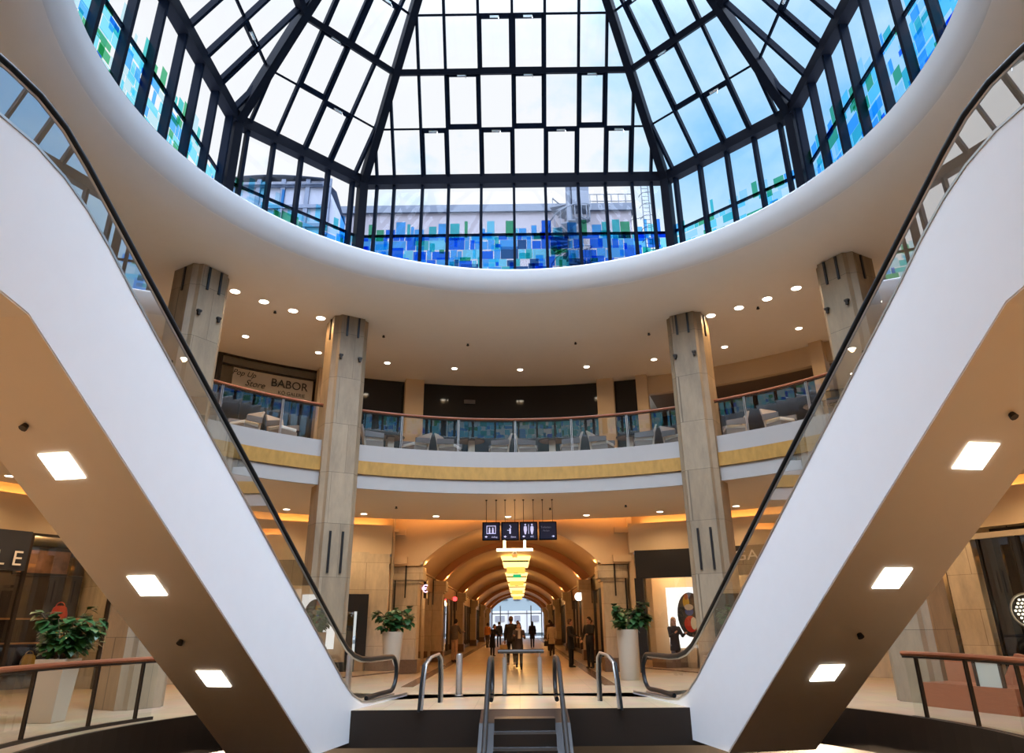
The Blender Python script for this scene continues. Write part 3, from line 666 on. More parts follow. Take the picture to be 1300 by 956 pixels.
# ------------------------------------------------------------------ ground floor ring wall
RW = 15.4
wallring('wall_ring_left', M_wallp, RW, ANG_L+0.4, 205, 3.9, 4.90)
wallring('wall_ring_right', M_wallp, RW, -25, ANG_R+0.4, 3.9, 4.90)
wallring('wall_cove_left', M_wallp, 15.95, 106, 205, 4.5, 5.7, th=0.1)
wallring('wall_cove_right', M_wallp, 15.95, -25, 76, 4.5, 5.7, th=0.1)
mb = MB(); mb.ring(C0, [(RW+0.2, 4.70), (16.0, 4.70), (16.0, 4.80), (RW+0.2, 4.80)], 106.5, 205, 60); struct(mb, 'trim_cove_left', M_wallp)
mb = MB(); mb.ring(C0, [(RW+0.2, 4.70), (16.0, 4.70), (16.0, 4.80), (RW+0.2, 4.80)], -25, 75.5, 60); struct(mb, 'trim_cove_right', M_wallp)
wallring('wall_ring_near', M_wallp, RW, 205, 335, 0, 5.9)
wallring('wall_shops_back', mat('dim_shop_wall', (0.10, 0.07, 0.05), 0.6), 18.8, 110, 206, 0, 5.4)
wallring('wall_shops_back_right', MATS['dim_shop_wall'], 18.8, -26, 72, 0, 5.4)
mb = MB(); mb.ring(C0, [(RW+0.2, 3.95), (18.9, 3.95), (18.9, 4.1), (RW+0.2, 4.1)], 110, 205, 60); struct(mb, 'ceiling_shops_left', M_wallp)
mb = MB(); mb.ring(C0, [(RW+0.2, 3.95), (18.9, 3.95), (18.9, 4.1), (RW+0.2, 4.1)], -25, 72, 60); struct(mb, 'ceiling_shops_right', M_wallp)
# cove light strip in the slot between lower ceiling and ring wall
mb = MB(); mb.ring(C0, [(15.04, 5.33), (15.09, 5.33), (15.09, 5.39), (15.04, 5.39)], 74.0, 108.0, 40)
cv = build(mb, 'cove_light', emis('amber_led', AMBER, W_COVE*2.2), None); tag(cv, 'amber strip of light tucked above the arcade facade', 'strip light')
for a0_, a1_, l_ in ((108.5, 205, 'amber strip of light on the ledge over the left shops'), (-25, 73.5, 'amber strip of light on the ledge over the right shops')):
    mb = MB(); mb.ring(C0, [(15.68, 4.80), (15.74, 4.80), (15.74, 4.86), (15.68, 4.86)], a0_, a1_, 90); tag(build(mb, 'cove_light', MATS.get('amber_led'), None), l_, 'strip light')
mb = MB(); mb.ring(C0, [(15.0, 5.6), (RW+0.6, 5.6), (RW+0.6, 5.7), (15.0, 5.7)], -25, 205, 120); struct(mb, 'ceiling_cove', M_wallp)
# stone wall panels and piers
def radial_wall(name, m_, a, z0=0, z1=4.0, R0=RW, R1=18.8):
    p = P((R0+R1)/2, a); mb = MB(); mb.box((p.x, p.y, (z0+z1)/2), (0.2, R1-R0, z1-z0), radians(a-90)); return struct(mb, name, m_)
wallring('wall_stone_left', M_stonec, RW, 107.6, 110.2, 0, 3.95)
wallring('wall_stone_over_door', M_stonec, RW, 110.2, 114.6, 2.55, 3.95)
wallring('wall_stone_behind_column', M_stonec, RW, 114.6, 133.0, 0, 3.95)
wallring('wall_stone_pier', M_stonec, RW-0.05, 133.2, 139.3, 0, 3.95, th=0.5)
radial_wall('wall_side_pier', M_stonec, 139.6); radial_wall('wall_side_far', M_dark, 165)
wallring('wall_stone_far_left', M_stonec, RW, 165, 205, 0, 3.95)
# dark framed doorway left of the arcade
dc = P(RW, 112.4); dt = empty('shop_doorway', (dc.x, dc.y, 0), label='wide black framed shop doorway in the stone wall left of the arcade', cat='doorway')
for nm, a_, wd, z0, z1 in (('frame_post', 110.75, 0.32, 0, 2.55), ('frame_post', 114.05, 0.32, 0, 2.55), ('frame_header', 112.4, 0.9, 2.0, 2.55)):
    p = P(RW-0.06, a_); mb = MB(); mb.box((p.x, p.y, (z0+z1)/2), (wd, 0.30, z1-z0), radians(a_-90)); build(mb, nm, M_black, dt)
mb = MB(); p = P(RW+0.1, 112.4); mb.box((p.x, p.y, 1.0), (0.8, 0.02, 2.0), radians(22.4)); build(mb, 'glass_pane', M_shopg, dt)
p = P(16.8, 112.6); pt_ = empty('poster_stand', (p.x, p.y, 0), label='blue poster on a stand inside the black doorway', cat='poster')
mb = MB(); mb.box((p.x, p.y, 1.0), (0.9, 0.05, 1.1), radians(22)); build(mb, 'panel', mat('blue_poster', (0.06, 0.16, 0.36), 0.4, 0, 0.6, 3), pt_)
mb = MB(); mb.box((p.x, p.y, 0.22), (0.06, 0.06, 0.45)); build(mb, 'leg', M_brush, pt_)
lamp(pt_, 'POINT', P(16.3, 112.4, 3.3), W_SHOP*0.6, WARM, 0.2)
# oval poster left of the inner left column
p = P(RW-0.05, 116.9, 1.75); po = empty('oval_poster', p, label='white lit poster with a dark oval picture, behind the left column', cat='poster')
mb = MB(); mb.box(p, (1.25, 0.06, 1.9), radians(26.9)); build(mb, 'panel', mat('lit_white_poster', (0.7, 0.68, 0.64), 0.5, emit=(1, 0.95, 0.85), est=0.35), po)
Rm = Matrix.Rotation(radians(26.9), 3, 'Z')
def disc_poly(c, Rm, rx, rz_, n=28, y=-0.035, th=0.01, ox=0, oz=0):
    b = MB(); b.loft([[V(c) + Rm @ V((ox+rx*cos(2*pi*k/n), yy, oz+rz_*sin(2*pi*k/n))) for k in range(n)] for yy in (y, y-th)]); return b
build(disc_poly(p, Rm, 0.40, 0.75), 'picture', mat('grey_picture', (0.10, 0.10, 0.10), 0.5, 0, 0.7, 3), po)
build(disc_poly(p, Rm, 0.14, 0.2, ox=0.08, oz=-0.1, y=-0.05), 'picture_highlight', mat('ochre_picture', (0.45, 0.32, 0.10), 0.5), po)

# left shop: glazed front with dark fascia, shelves with bags
ls = empty('corner_shopfront', P(RW, 150), label='dark glazed shopfront with LE lettering at the far left', cat='shopfront')
mb = MB(); mb.ring(C0, [(RW-0.25, 2.95), (RW+0.05, 2.95), (RW+0.05, 3.93), (RW-0.25, 3.93)], 149.0, 166, 16); build(mb, 'sign_band', mat('slate_sign', (0.035, 0.04, 0.055), 0.4), ls)
for k, (ch, a) in enumerate((('E', 149.95), ('L', 151.5), ('Y', 153.0))): textring(ch, ls, M_text, a, RW-0.28, 3.22, 0.52)
mb = MB()
for a in (139.9, 148.6, 157, 165):
    p = P(RW-0.02, a); mb.box((p.x, p.y, 1.95), (0.08, 0.12, 3.9), radians(a-90))
mb.ring(C0, [(RW-0.06, 3.86), (RW+0.04, 3.86), (RW+0.04, 3.93), (RW-0.06, 3.93)], 139.6, 165, 20)
build(mb, 'frame', M_bronze, ls)
mb = MB(); mb.loft([[P(RW, 139.8+25*j/16, 0.02), P(RW, 139.8+25*j/16, 3.9)] for j in range(17)], False, False); build(mb, 'glass_pane', M_shopg, ls, recalc=False)
sv = empty('display_shelving', P(16.9, 146), label='dark display shelving with oak shelves inside the left shop', cat='shelving')
mb = MB(); mb.ring(C0, [(17.25, 0), (17.4, 0), (17.4, 3.0), (17.25, 3.0)], 140.4, 164, 20); build(mb, 'back_panel', M_dark, sv)
for z in (0.55, 1.15, 1.78):
    mb = MB(); mb.ring(C0, [(16.75, z), (17.25, z), (17.25, z+0.04), (16.75, z+0.04)], 140.4, 164, 20); build(mb, 'shelf', M_wood, sv)
lamp(sv, 'POINT', P(16.3, 147, 3.6), W_SHOP*0.4, WARM, 0.2); lamp(sv, 'POINT', P(16.3, 157, 3.6), W_SHOP*0.3, WARM, 0.2)
p = P(17.2, 144.3, 3.35)
pc = empty('framed_picture', p, label='dark framed picture high inside the left shop', cat='picture')
mb = MB(); mb.box(p, (1.5, 0.06, 0.75), radians(54.3)); build(mb, 'frame', M_black, pc)
mb = MB(); mb.box(P(17.16, 144.3, 3.35), (1.35, 0.05, 0.62), radians(54.3)); build(mb, 'canvas', mat('brown_canvas', (0.20, 0.10, 0.06), 0.6, 0, 0.9, 4), pc)
def handbag(a, z, wd, h, c, label, R=17.0):
    p = P(R, a, z); t = empty('handbag', p, label=label, cat='handbag', group='bags and shoes on the shelves')
    Rm = Matrix.Rotation(radians(a-90), 3, 'Z'); mb = MB()
    mb.loft([[p + Rm @ V((x*s1, y*s1*0.35, zz)) for x, y in ((-wd, -wd), (wd, -wd), (wd, wd), (-wd, wd))] for s1, zz in ((0.5, 0), (0.52, h*0.3), (0.40, h*0.85), (0.2, h))])
    build(mb, 'bag_body', mat('leather_'+c[0], c[1], 0.3), t, bevel=0.02)
    mb = MB(); mb.tube([p + Rm @ V((wd*0.3*cos(q_), 0, h*0.85+wd*0.35*sin(q_))) for q_ in [pi*j/8 for j in range(9)]], 0.012, 6); build(mb, 'bag_handle', mat('leather_'+c[0], c[1], 0.3), t)
handbag(142.2, 1.82, 0.42, 0.34, ('red', (0.60, 0.04, 0.02)), 'glossy red bag on the middle shelf of the left shop')
handbag(142.0, 1.19, 0.36, 0.28, ('yellow', (0.62, 0.42, 0.07)), 'yellow bag on the lower shelf of the left shop')
handbag(144.0, 0.59, 0.36, 0.30, ('yellow', (0.62, 0.42, 0.07)), 'yellow bag on the lowest shelf beside the planter')
handbag(149.5, 1.82, 0.5, 0.40, ('brown', (0.16, 0.08, 0.04)), 'brown bag on the middle shelf, far left shop')
handbag(153.0, 1.19, 0.5, 0.34, ('tan', (0.30, 0.17, 0.08)), 'tan bag on the lower shelf, far left shop')

# right shops
rs = empty('black_shopfront', P(RW, 68), label='black framed shopfront with GA lettering right of the arcade', cat='shopfront')
mb = MB(); mb.ring(C0, [(RW-0.22, 3.0), (RW+0.1, 3.0), (RW+0.1, 3.93), (RW-0.22, 3.93)], 56.0, 74.7, 20); build(mb, 'sign_band', M_black, rs)
textring('GA', rs, M_text, 60.4, RW-0.26, 3.60, 0.46, sx=1.25)
for a, wd in ((74.4, 0.30), (57, 0.4)):
    p = P(RW-0.05, a); mb = MB(); mb.box((p.x, p.y, 1.5), (wd, 0.3, 3.0), radians(a-90)); build(mb, 'frame_post', M_black, rs)
mb = MB(); mb.ring(C0, [(RW-0.18, 0), (RW+0.05, 0), (RW+0.05, 0.32), (RW-0.18, 0.32)], 56, 74.7, 20); build(mb, 'plinth', M_black, rs)
mb = MB(); mb.loft([[P(RW, 57+17.2*j/12, 0.3), P(RW, 57+17.2*j/12, 3.0)] for j in range(13)], False, False); build(mb, 'glass_pane', M_shopg, rs, recalc=False)
wallring('wall_display_right', mat('sand_display_wall', (0.60, 0.46, 0.30), 0.6), 16.3, 56, 74.8, 0, 3.95, th=0.1)
lamp(rs, 'AREA', P(15.85, 70.5, 3.85), W_SHOP*0.8, WARM, 0.4); lamp(rs, 'AREA', P(15.85, 63, 3.85), W_SHOP*0.8, WARM, 0.4)
p = P(RW+0.45, 68.9, 1.72); px_ = empty('lit_poster', p, label='bright white poster with a colourful abstract figure on a dark disc', cat='poster')
Rm = Matrix.Rotation(radians(-21), 3, 'Z')
mb = MB(); mb.box(p, (1.35, 0.08, 1.95), radians(-21)); build(mb, 'panel', mat('backlit_white', (0.8, 0.8, 0.82), 0.5, emit=(0.95, 0.97, 1.0), est=0.9), px_)
build(disc_poly(p, Rm, 0.45, 0.72, ox=0.12, oz=0.08, y=-0.045), 'dark_disc', mat('charcoal_print', (0.03, 0.03, 0.04), 0.5), px_)
for nm, c, rx, rz_, ox, oz, kk in (('yellow_print', (0.85, 0.60, 0.03), 0.11, 0.22, 0.0, 0.48, 0), ('orange_print', (0.70, 0.22, 0.05), 0.07, 0.10, 0.02, 0.66, 1), ('blue_print', (0.03, 0.10, 0.55), 0.14, 0.13, 0.08, 0.18, 0), ('white_print', (0.8, 0.8, 0.8), 0.15, 0.10, 0.08, 0.32, 1), ('red_print', (0.62, 0.04, 0.03), 0.22, 0.26, 0.10, -0.22, 0), ('white_print', (0.8, 0.8, 0.8), 0.10, 0.20, 0.20, -0.20, 1), ('yellow_print', (0.85, 0.60, 0.03), 0.12, 0.10, 0.28, -0.78, 0)):
    build(disc_poly(p, Rm, rx, rz_, ox=ox, oz=oz, y=-0.058-kk*0.012), nm, mat(nm, c, 0.5), px_)
# far right shop
fr = empty('dark_shopfront', P(RW, 33), label='tall dark glazed shopfront at the far right edge', cat='shopfront')
wallring('wall_stone_right', M_stonec, RW, 42.6, 56, 0, 3.95)
wallring('wall_stone_pier_right', M_wallp, RW-0.05, 39.6, 42.2, 0, 3.95, th=0.5)
wallring('wall_stone_pier_far', M_stonec, RW-0.05, 35.9, 38.8, 0, 3.95, th=0.5)
wallring('wall_stone_far_right', M_stonec, RW, -25, 20, 0, 3.95)
mb = MB(); mb.ring(C0, [(RW-0.1, 3.60), (RW+0.05, 3.60), (RW+0.05, 3.75), (RW-0.1, 3.75)], 20, 37.5, 14); build(mb, 'head_frame', M_planter, fr)
mb = MB()
for a in (35.2, 31.5, 26, 20.5):
    p = P(RW-0.02, a); mb.box((p.x, p.y, 1.8), (0.06, 0.12, 3.6), radians(a-90))
build(mb, 'frame', M_black, fr)
mb = MB(); mb.loft([[P(RW, 20+22.6*j/12, 0.02), P(RW, 20+22.6*j/12, 3.6)] for j in range(13)], False, False); build(mb, 'glass_pane', M_shopg, fr, recalc=False)
mb = MB(); mb.ring(C0, [(16.4, 0), (16.5, 0), (16.5, 3.95), (16.4, 3.95)], 20, 35.4, 12); build(mb, 'back_panel', mat('black_textured_panel', (0.02, 0.018, 0.018), 0.3, 0, 0.8, 8), fr)
p = P(15.9, 33.0, 1.75); rl_ = empty('lattice_lamp', p, label='round lamp of small glowing dots in the far right shop window', cat='lamp')
Rm = Matrix.Rotation(radians(33-90), 3, 'Z')
mb = MB(); mb.tube([p + Rm @ V((0.42*cos(q_), 0, 0.42*sin(q_))) for q_ in [2*pi*j/32 for j in range(33)]], 0.03, 8); build(mb, 'ring', M_brush, rl_)
mb = MB(); mb.loft([[p + Rm @ V((0.41*cos(2*pi*j/28), y, 0.41*sin(2*pi*j/28))) for j in range(28)] for y in (0.02, 0.05)]); build(mb, 'backing', M_black, rl_)
mb = MB()
for i in range(-3, 4):
    for j in range(-3, 4):
        x, z = (i+0.5*(j % 2))*0.10, j*0.09
        if hypot(x, z) < 0.33: mb.ball(p + Rm @ V((x, -0.02, z)), 0.032, 6)
build(mb, 'glowing_dots', emis('warm_dots', (1, 0.88, 0.66), 2.2), rl_)
mb = MB(); mb.tube([p+V((0, 0, 0.42)), p+V((0, 0, 2.2))], 0.012, 6); build(mb, 'cord', M_black, rl_)
lamp(fr, 'POINT', P(15.8, 39.0, 3.2), W_SHOP*0.35, WARM, 0.15)

# wooden angular benches behind the right floor balustrade
def bench(a, R, label, rz=0):
    c = P(R, a, 0); t = empty('wooden_lounge', c, label=label, cat='bench', group='angular wooden lounge units')
    Rm = Matrix.Rotation(radians(a-90+rz), 3, 'Z'); tr = lambda x, y, z: c + Rm @ V((x, y, z))
    mb = MB(); mb.loft([[tr(-0.95, -0.4, 0), tr(0.95, -0.4, 0), tr(0.95, 0.4, 0), tr(-0.95, 0.4, 0)], [tr(-0.95, -0.4, 0.42), tr(0.95, -0.4, 0.42), tr(0.95, 0.4, 0.42), tr(-0.95, 0.4, 0.42)]]); build(mb, 'base', M_mahog, t)
    mb = MB(); mb.prism([tr(-0.95, 0.30, 0.42), tr(0.1, 0.30, 0.42), tr(-0.35, 0.30, 0.92), tr(-0.95, 0.30, 0.92)], Rm @ V((0, 1, 0)), 0.1); build(mb, 'backrest', mat('light_wood_veneer', (0.36, 0.14, 0.065), 0.4, 0, 0.2, 8), t)
    mb = MB(); mb.prism([tr(0.15, 0.32, 0.42), tr(0.95, 0.32, 0.42), tr(0.95, 0.32, 0.88), tr(0.55, 0.32, 0.95)], Rm @ V((0, 1, 0)), 0.1); build(mb, 'backrest', M_mahog, t)
    mb = MB()
    for x, wd, z, h in ((0.25, 0.05, 0.62, 0.5), (0.75, 0.05, 0.62, 0.5)): mb.box(tr(x, -0.36, z), (wd, 0.05, h), radians(a-90+rz))
    mb.box(tr(0.5, -0.36, 0.86), (0.55, 0.05, 0.05), radians(a-90+rz)); build(mb, 'frame', M_bronze, t)
    mb = MB(); mb.box(tr(0.5, -0.35, 0.62), (0.44, 0.02, 0.44), radians(a-90+rz)); build(mb, 'frosted_panel', mat('frosted_panel', (0.5, 0.52, 0.44), 0.4), t)
bench(20.0, 8.9, 'angular reddish wooden lounge with frosted panel, left one behind the right balustrade')
bench(7.0, 9.0, 'angular reddish wooden lounge with frosted panel, second behind the right balustrade')
bench(-6, 9.1, 'angular reddish wooden lounge with frosted panel, at the right edge')

# ------------------------------------------------------------------ the two big escalators
def escalator(side, label, near_label):
    sx_ = side; hd = radians(11.5); p0 = V((sx_*3.11, 16.23, 0)); u_ = V((-sx_*sin(hd), cos(hd), 0)); n_ = V((sx_*cos(hd), sin(hd), 0))   # n_ points to the outer side
    t = empty('escalator', (p0.x, p0.y, 0), label=label, cat='escalator', group='white escalators climbing to the gallery')
    T = lambda u, z, lat=0.0: p0 + u_*u + n_*lat + V((0, 0, z))
    def fillet(pts, k=5):
        out = [pts[0]]
        for i in range(1, len(pts)-1): out.append(pts[i])
        out.append(pts[-1]); return out
    top = [(2.3, 0.04), (0.2, 0.05), (-0.35, 0.10), (-0.85, 0.27), (-1.32, 0.54), (-8.47, 5.43), (-8.92, 5.76), (-9.35, 6.03), (-9.76, 6.22), (-10.2, 6.34), (-10.7, 6.38), (-14.2, 6.38)]
    bot = [(-14.2, 4.62), (-10.15, 4.66), (-9.75, 4.56), (-4.12, 0.71), (-2.3, -0.55), (2.3, -0.55)]
    Wd = 1.66
    # inner and outer side cladding, each a thick panel
    for nm, l0, l1 in (('side_panel', 0.0, 0.03), ('side_panel', Wd-0.03, Wd)):
        mb = MB(); poly = top+bot; mb.loft([[T(u, z, l) for u, z in poly] for l in (l0, l1)]); build(mb, nm, M_white, t)
    for l in (-0.004, Wd-0.06):
        mb = MB()
        for i in range(len(top)-1):
            (a_, za), (b_, zb) = top[i], top[i+1]
            if i == len(top): break
            mb.beam(T(a_, za+0.015, l+0.03), T(b_, zb+0.015, l+0.03), 0.07, 0.03, V((0, 0, 1)) if abs(b_-a_) > 0.01 else u_)
        build(mb, 'edge_trim', M_brush, t)
    # soffit
    mb = MB()
    sb = [(-14.2, 4.60), (-10.16, 4.64), (-9.75, 4.54), (-4.12, 0.69), (-2.31, -0.57)]
    mb.loft([[T(u, z, l) for u, z in sb] + [T(u, z+0.06, l) for u, z in sb[::-1]] for l in (0.006, Wd-0.006)]); build(mb, 'soffit', M_under, t)
    # steps and landing plate
    mb = MB(); sp_ = []
    for k in range(30):
        u0 = -0.9 - k*0.305; z0 = 0.0 + max(0, min(6.29, (k)*0.21))
        mb.add([T(u0, z0, 0.3), T(u0, z0+0.21, 0.3), T(u0-0.305, z0+0.21, 0.3), T(u0, z0, Wd-0.3), T(u0, z0+0.21, Wd-0.3), T(u0-0.305, z0+0.21, Wd-0.3)], [(0, 1, 4, 3), (1, 2, 5, 4)])
    build(mb, 'steps', M_greyup, t)
    mb = MB(); mb.add([T(-10.0, 6.3, 0.1), T(-14.2, 6.3, 0.1), T(-14.2, 6.3, Wd-0.1), T(-10, 6.3, Wd-0.1)], [(0, 1, 2, 3)]); mb.add([T(2.3, 0.02, 0.1), T(-0.9, 0.02, 0.1), T(-0.9, 0.02, Wd-0.1), T(2.3, 0.02, Wd-0.1)], [(0, 1, 2, 3)]); build(mb, 'landing_plate', M_brush, t)
    # glass balustrades and handrails
    hr = [(-14.2, 7.09), (-10.95, 7.09), (-10.6, 7.08), (-10.2, 7.04), (-9.8, 6.91), (-9.4, 6.68), (-8.67, 6.20), (-4.56, 3.50), (-1.35, 1.36), (-0.95, 1.12), (-0.6, 0.98), (-0.2, 0.90), (0.3, 0.87), (1.55, 0.87)]
    loop = [(1.55+0.36*sin(radians(a)), 0.51+0.36*cos(radians(a))) for a in range(15, 181, 15)]
    for l in (0.14, Wd-0.14):
        mb = MB(); mb.tube([T(u, z, l) for u, z in hr+loop+[(0.9, 0.15), (0.2, 0.12)]], 0.047, 10); build(mb, 'handrail', M_rubber, t, True)
        zt = lambda u: (6.42 if u < -10.7 else None)
        def top_at(u):
            for (a_, za), (b_, zb) in zip(top, top[1:]):
                if b_ <= u <= a_: return za+(zb-za)*(u-a_)/(b_-a_)
            return top[-1][1]
        us = sorted(set([u for u, z in hr] + [-9.1, -7.5, -6, -3, -1.8, 1.85] + [u for u, z in top if u < 1.9]))
        def hr_at(u):
            for (a_, za), (b_, zb) in zip(hr, hr[1:]):
                if a_ <= u <= b_: return za+(zb-za)*(u-a_)/(b_-a_)
            return 0.60
        mb = MB(); mb.loft([[T(u, top_at(u), l), T(u, hr_at(u)-0.05, l)] for u in us], False, False); build(mb, 'glass_panel', M_eglass, t, recalc=False)
        mb = MB(); mb.tube([T(u, z-0.058, l) for u, z in hr], 0.018, 6); build(mb, 'handrail_guide', M_brush, t, True)
    # square lights let into the soffit
    sl = V((0, 0, 0)) + (T(-9.74, 4.58)-T(-4.11, 0.73)).normalized(); nr = sl.cross(n_).normalized()
    if nr.z > 0: nr = -nr
    for k in range(4):
        u = -4.22 - k*1.89
        if u < -9.6: continue
        z = 0.73 + (-4.11-u)*(4.58-0.73)/5.63; c = T(u, z, 0.86) + nr*0.04
        mb = MB(); mb.box(c, (0.42, 0.42, 0.02), M=Matrix((sl.cross(nr).normalized(), sl, nr)).transposed()); fr_ = build(mb, 'square_light', M_sqlamp, t)
        c2 = c + nr*0.05
        lamp(t, 'AREA', c2, 16, SOFTW, 0.36, rot=(-nr).to_track_quat('Z', 'Y').to_euler(), name='light_source')
    for u in (-8.55, -5.05):
        z = 0.73 + (-4.11-u)*(4.58-0.73)/5.63; c = T(u, z, 0.95) + nr*0.03
        mb = MB(); mb.tube([c, c+nr*0.07], [0.035, 0.05], 8); build(mb, 'sprinkler_head', M_bronze, t)
    return t
escalator(-1, 'white clad escalator with glass sides climbing out of the left edge', 'left')
escalator(1, 'white clad escalator with glass sides climbing out of the right edge', 'right')

# ------------------------------------------------------------------ central escalator down to the basement, guards and bollards
ce = empty('escalator', (0.08, 16, 0), label='central escalator sinking to the lower floor, only its black newels showing', cat='escalator')
for x in (-0.58, 0.74):
    pts = [(x, 15.9, 0.12), (x, 16.2, 0.15)] + [(x, 16.2+0.36*sin(radians(a)), 0.53-0.36*cos(radians(a))) for a in range(0, 181, 20)] + [(x, 15.3, 0.90), (x, 14.9, 0.84), (x, 14.5, 0.66), (x, 5.6, -4.6), (x, 4.6, -4.7)]
    mb = MB(); mb.tube(pts, 0.045, 10); build(mb, 'handrail', M_rubber, ce, True)
    mb = MB(); mb.loft([[V((x, y, zb)), V((x, y, zt))] for y, zb, zt in ((16.5, 0.1, 0.5), (16.2, 0.02, 0.85), (15.3, 0.02, 0.85), (14.5, -0.3, 0.6), (5.6, -5.5, -4.65), (4.6, -5.55, -4.75))], False, False); build(mb, 'glass_panel', M_eglass, ce, recalc=False)
mb = MB(); mb.loft([[V((x, y, z)) for x in (-0.75, 0.91)] + [V((x, y, z-0.7)) for x in (0.91, -0.75)] for y, z in ((15.36, 0.0), (14.6, -0.15), (5.6, -5.45), (4.4, -5.5))]); build(mb, 'truss', M_black, ce)
mb = MB()
for k in range(26): mb.box((0.08, 14.6-k*0.35, -0.16-k*0.206), (1.10, 0.35, 0.20))
build(mb, 'steps', M_bronze, ce)
gd = empty('barrier_rail', (0.0, 18.2, 0), label='short horizontal guard rail on two steel posts in the middle of the floor', cat='barrier')
mb = MB(); mb.tube([(-0.52, 18.5, 0.93), (0.58, 18.5, 0.93)], 0.045, 8); build(mb, 'top_rail', M_bronze, gd)
for x in (-0.36, 0.48):
    mb = MB(); mb.tube([(x, 18.5, 0), (x, 18.5, 0.80)], 0.055, 10); build(mb, 'post', M_brush, gd)
    mb = MB(); mb.tube([(x, 18.5, 0.80), (x, 18.5, 0.93)], 0.018, 6); build(mb, 'stem', M_brush, gd)
mb = MB(); mb.quad((-0.33, 18.5, 0.08), (0.45, 18.5, 0.08), (0.45, 18.5, 0.84), (-0.33, 18.5, 0.84)); build(mb, 'glass_panel', M_glass, gd, recalc=False)
for x, l in ((-1.42, 'steel bollard standing left of the central escalator newels'),):
    b_ = empty('bollard', (x, 18.3, 0), label=l, cat='bollard')
    mb = MB(); mb.lathe((x, 18.3, 0), [(0.10, 0), (0.10, 0.02), (0.075, 0.03), (0.075, 0.86), (0.06, 0.90)], 16); build(mb, 'shaft', M_brush, b_, True)
for sx_, l in ((-1, 'rounded steel end guard between the left escalator and the arcade'), (1, 'rounded steel end guard between the right escalator and the arcade')):
    b_ = empty('end_guard', (sx_*1.66, 16.2, 0), label=l, cat='guard rail')
    xx = sx_*1.74; pts = [(xx+sx_*0.16, 15.3, 0.0), (xx+sx_*0.14, 15.4, 0.5), (xx+sx_*0.12, 15.5, 0.80), (xx+sx_*0.06, 15.9, 0.92), (xx-sx_*0.02, 16.6, 0.95), (xx-sx_*0.06, 16.8, 0.85), (xx-sx_*0.07, 16.85, 0.5), (xx-sx_*0.07, 16.85, 0.0)]
    mb = MB(); mb.tube(pts, 0.028, 10); build(mb, 'rail', M_brush, b_, True)
    mb = MB(); mb.tube([V(p)+V((sx_*0.05, -0.06, -0.02)) for p in pts], 0.028, 10); build(mb, 'rubber_grip', M_rubber, b_, True)

# ------------------------------------------------------------------ arcade facade
def arc(xh, zs, za, n=24, x0=XA):
    """segmental arch through (+-xh, zs) with crown za"""
    r = (xh*xh+(za-zs)**2)/(2*(za-zs)); th = math.asin(xh/r); cz = za-r
    return [V((x0+r*sin(-th+2*th*i/n), 0, cz+r*cos(-th+2*th*i/n))) for i in range(n+1)]
XO0, XO1 = -4.62, 3.98
front_arc = arc(3.28, 3.53, 4.96)
mb = MB(); lo_ = [V((XO0, 0, 3.53))] + front_arc + [V((XO1, 0, 3.53))]; hi_ = [V((p.x, 0, 5.75)) for p in lo_]
mb.loft([[p+V((0, YF, 0)) for p in lo_], [p+V((0, YF, 0)) for p in hi_], [p+V((0, YF+0.8, 0)) for p in hi_], [p+V((0, YF+0.8, 0)) for p in lo_], [p+V((0, YF, 0)) for p in lo_]], False, False)
struct(mb, 'wall_arcade_front', M_vault)
for s_ in (-1, 1):     # cheeks joining facade to the ring wall
    xo = XO0 if s_ < 0 else XO1; q0 = P(RW, ANG_L+0.3 if s_ < 0 else ANG_R-0.1)
    mb = MB(); mb.prism([(xo, YF+0.8, 0), (xo, YF, 0), (q0.x, q0.y, 0), (q0.x, q0.y+0.4, 0), (xo, YF+1.2, 0)][::1], (0, 0, 1), 5.75); struct(mb, 'wall_cheek_'+('left' if s_ < 0 else 'right'), M_stonec if s_ < 0 else M_wallp)
M_cap = M_pier
def pilaster(s_, y, label, wd=0.97, first=False):
    x_in = XA+s_*3.24; xc = x_in+s_*wd/2
    t = empty('arcade_pilaster', (xc, y, 0), label=label, cat='pilaster', group='stone pilasters lining the arcade')
    dp = 0.9
    mb = MB(); mb.box((xc+s_*0.04, y, 1.55), (wd-0.08, dp-0.1, 3.1)); build(mb, 'shaft', M_pier, t, bevel=0.01)
    mb = MB(); mb.box((xc+s_*0.02, y, 0.22), (wd+0.04, dp+0.02, 0.44)); build(mb, 'plinth', mat('brown_granite', (0.16, 0.10, 0.065), 0.3, 0, 0.4, 20), t, bevel=0.01)
    mb = MB(); mb.box((xc, y, 3.0), (wd+0.02, dp, 0.10)); mb.box((xc-s_*0.04, y, 3.28), (wd+0.12, dp+0.1, 0.46)); build(mb, 'capital', M_cap, t, bevel=0.015)
    mb = MB(); mb.box((xc+s_*0.02, y-dp/2-0.08, 3.0), (0.05, 0.05, 1.1)); build(mb, 'slot', M_black, t)
    if first:
        mb = MB(); mb.box((xc+s_*wd*0.42, y-dp/2+0.02, 2.1), (0.05, 0.05, 1.9)); build(mb, 'slot', M_black, t)
        mb = MB(); mb.tube([(x_in-s_*0.06, y-dp/2-0.2, 3.62), (x_in-s_*0.06, y-dp/2, 3.55)], 0.05, 8); build(mb, 'uplight', M_brush, t)
    lamp(t, 'POINT', (x_in-s_*0.12, y+0.3, 3.68), W_ARCADE*0.25, AMBER, 0.06)
    return t
YS = [27.25, 36.0, 49.5, 64.0, 79.0, 93.0]
nth = ['first', 'second', 'third', 'fourth', 'fifth', 'sixth']
for i, y in enumerate(YS):
    for s_ in (-1, 1): pilaster(s_, y, '%s stone pilaster of the arcade from its entrance, %s row' % (nth[i], 'left' if s_ < 0 else 'right'), first=(i == 0))
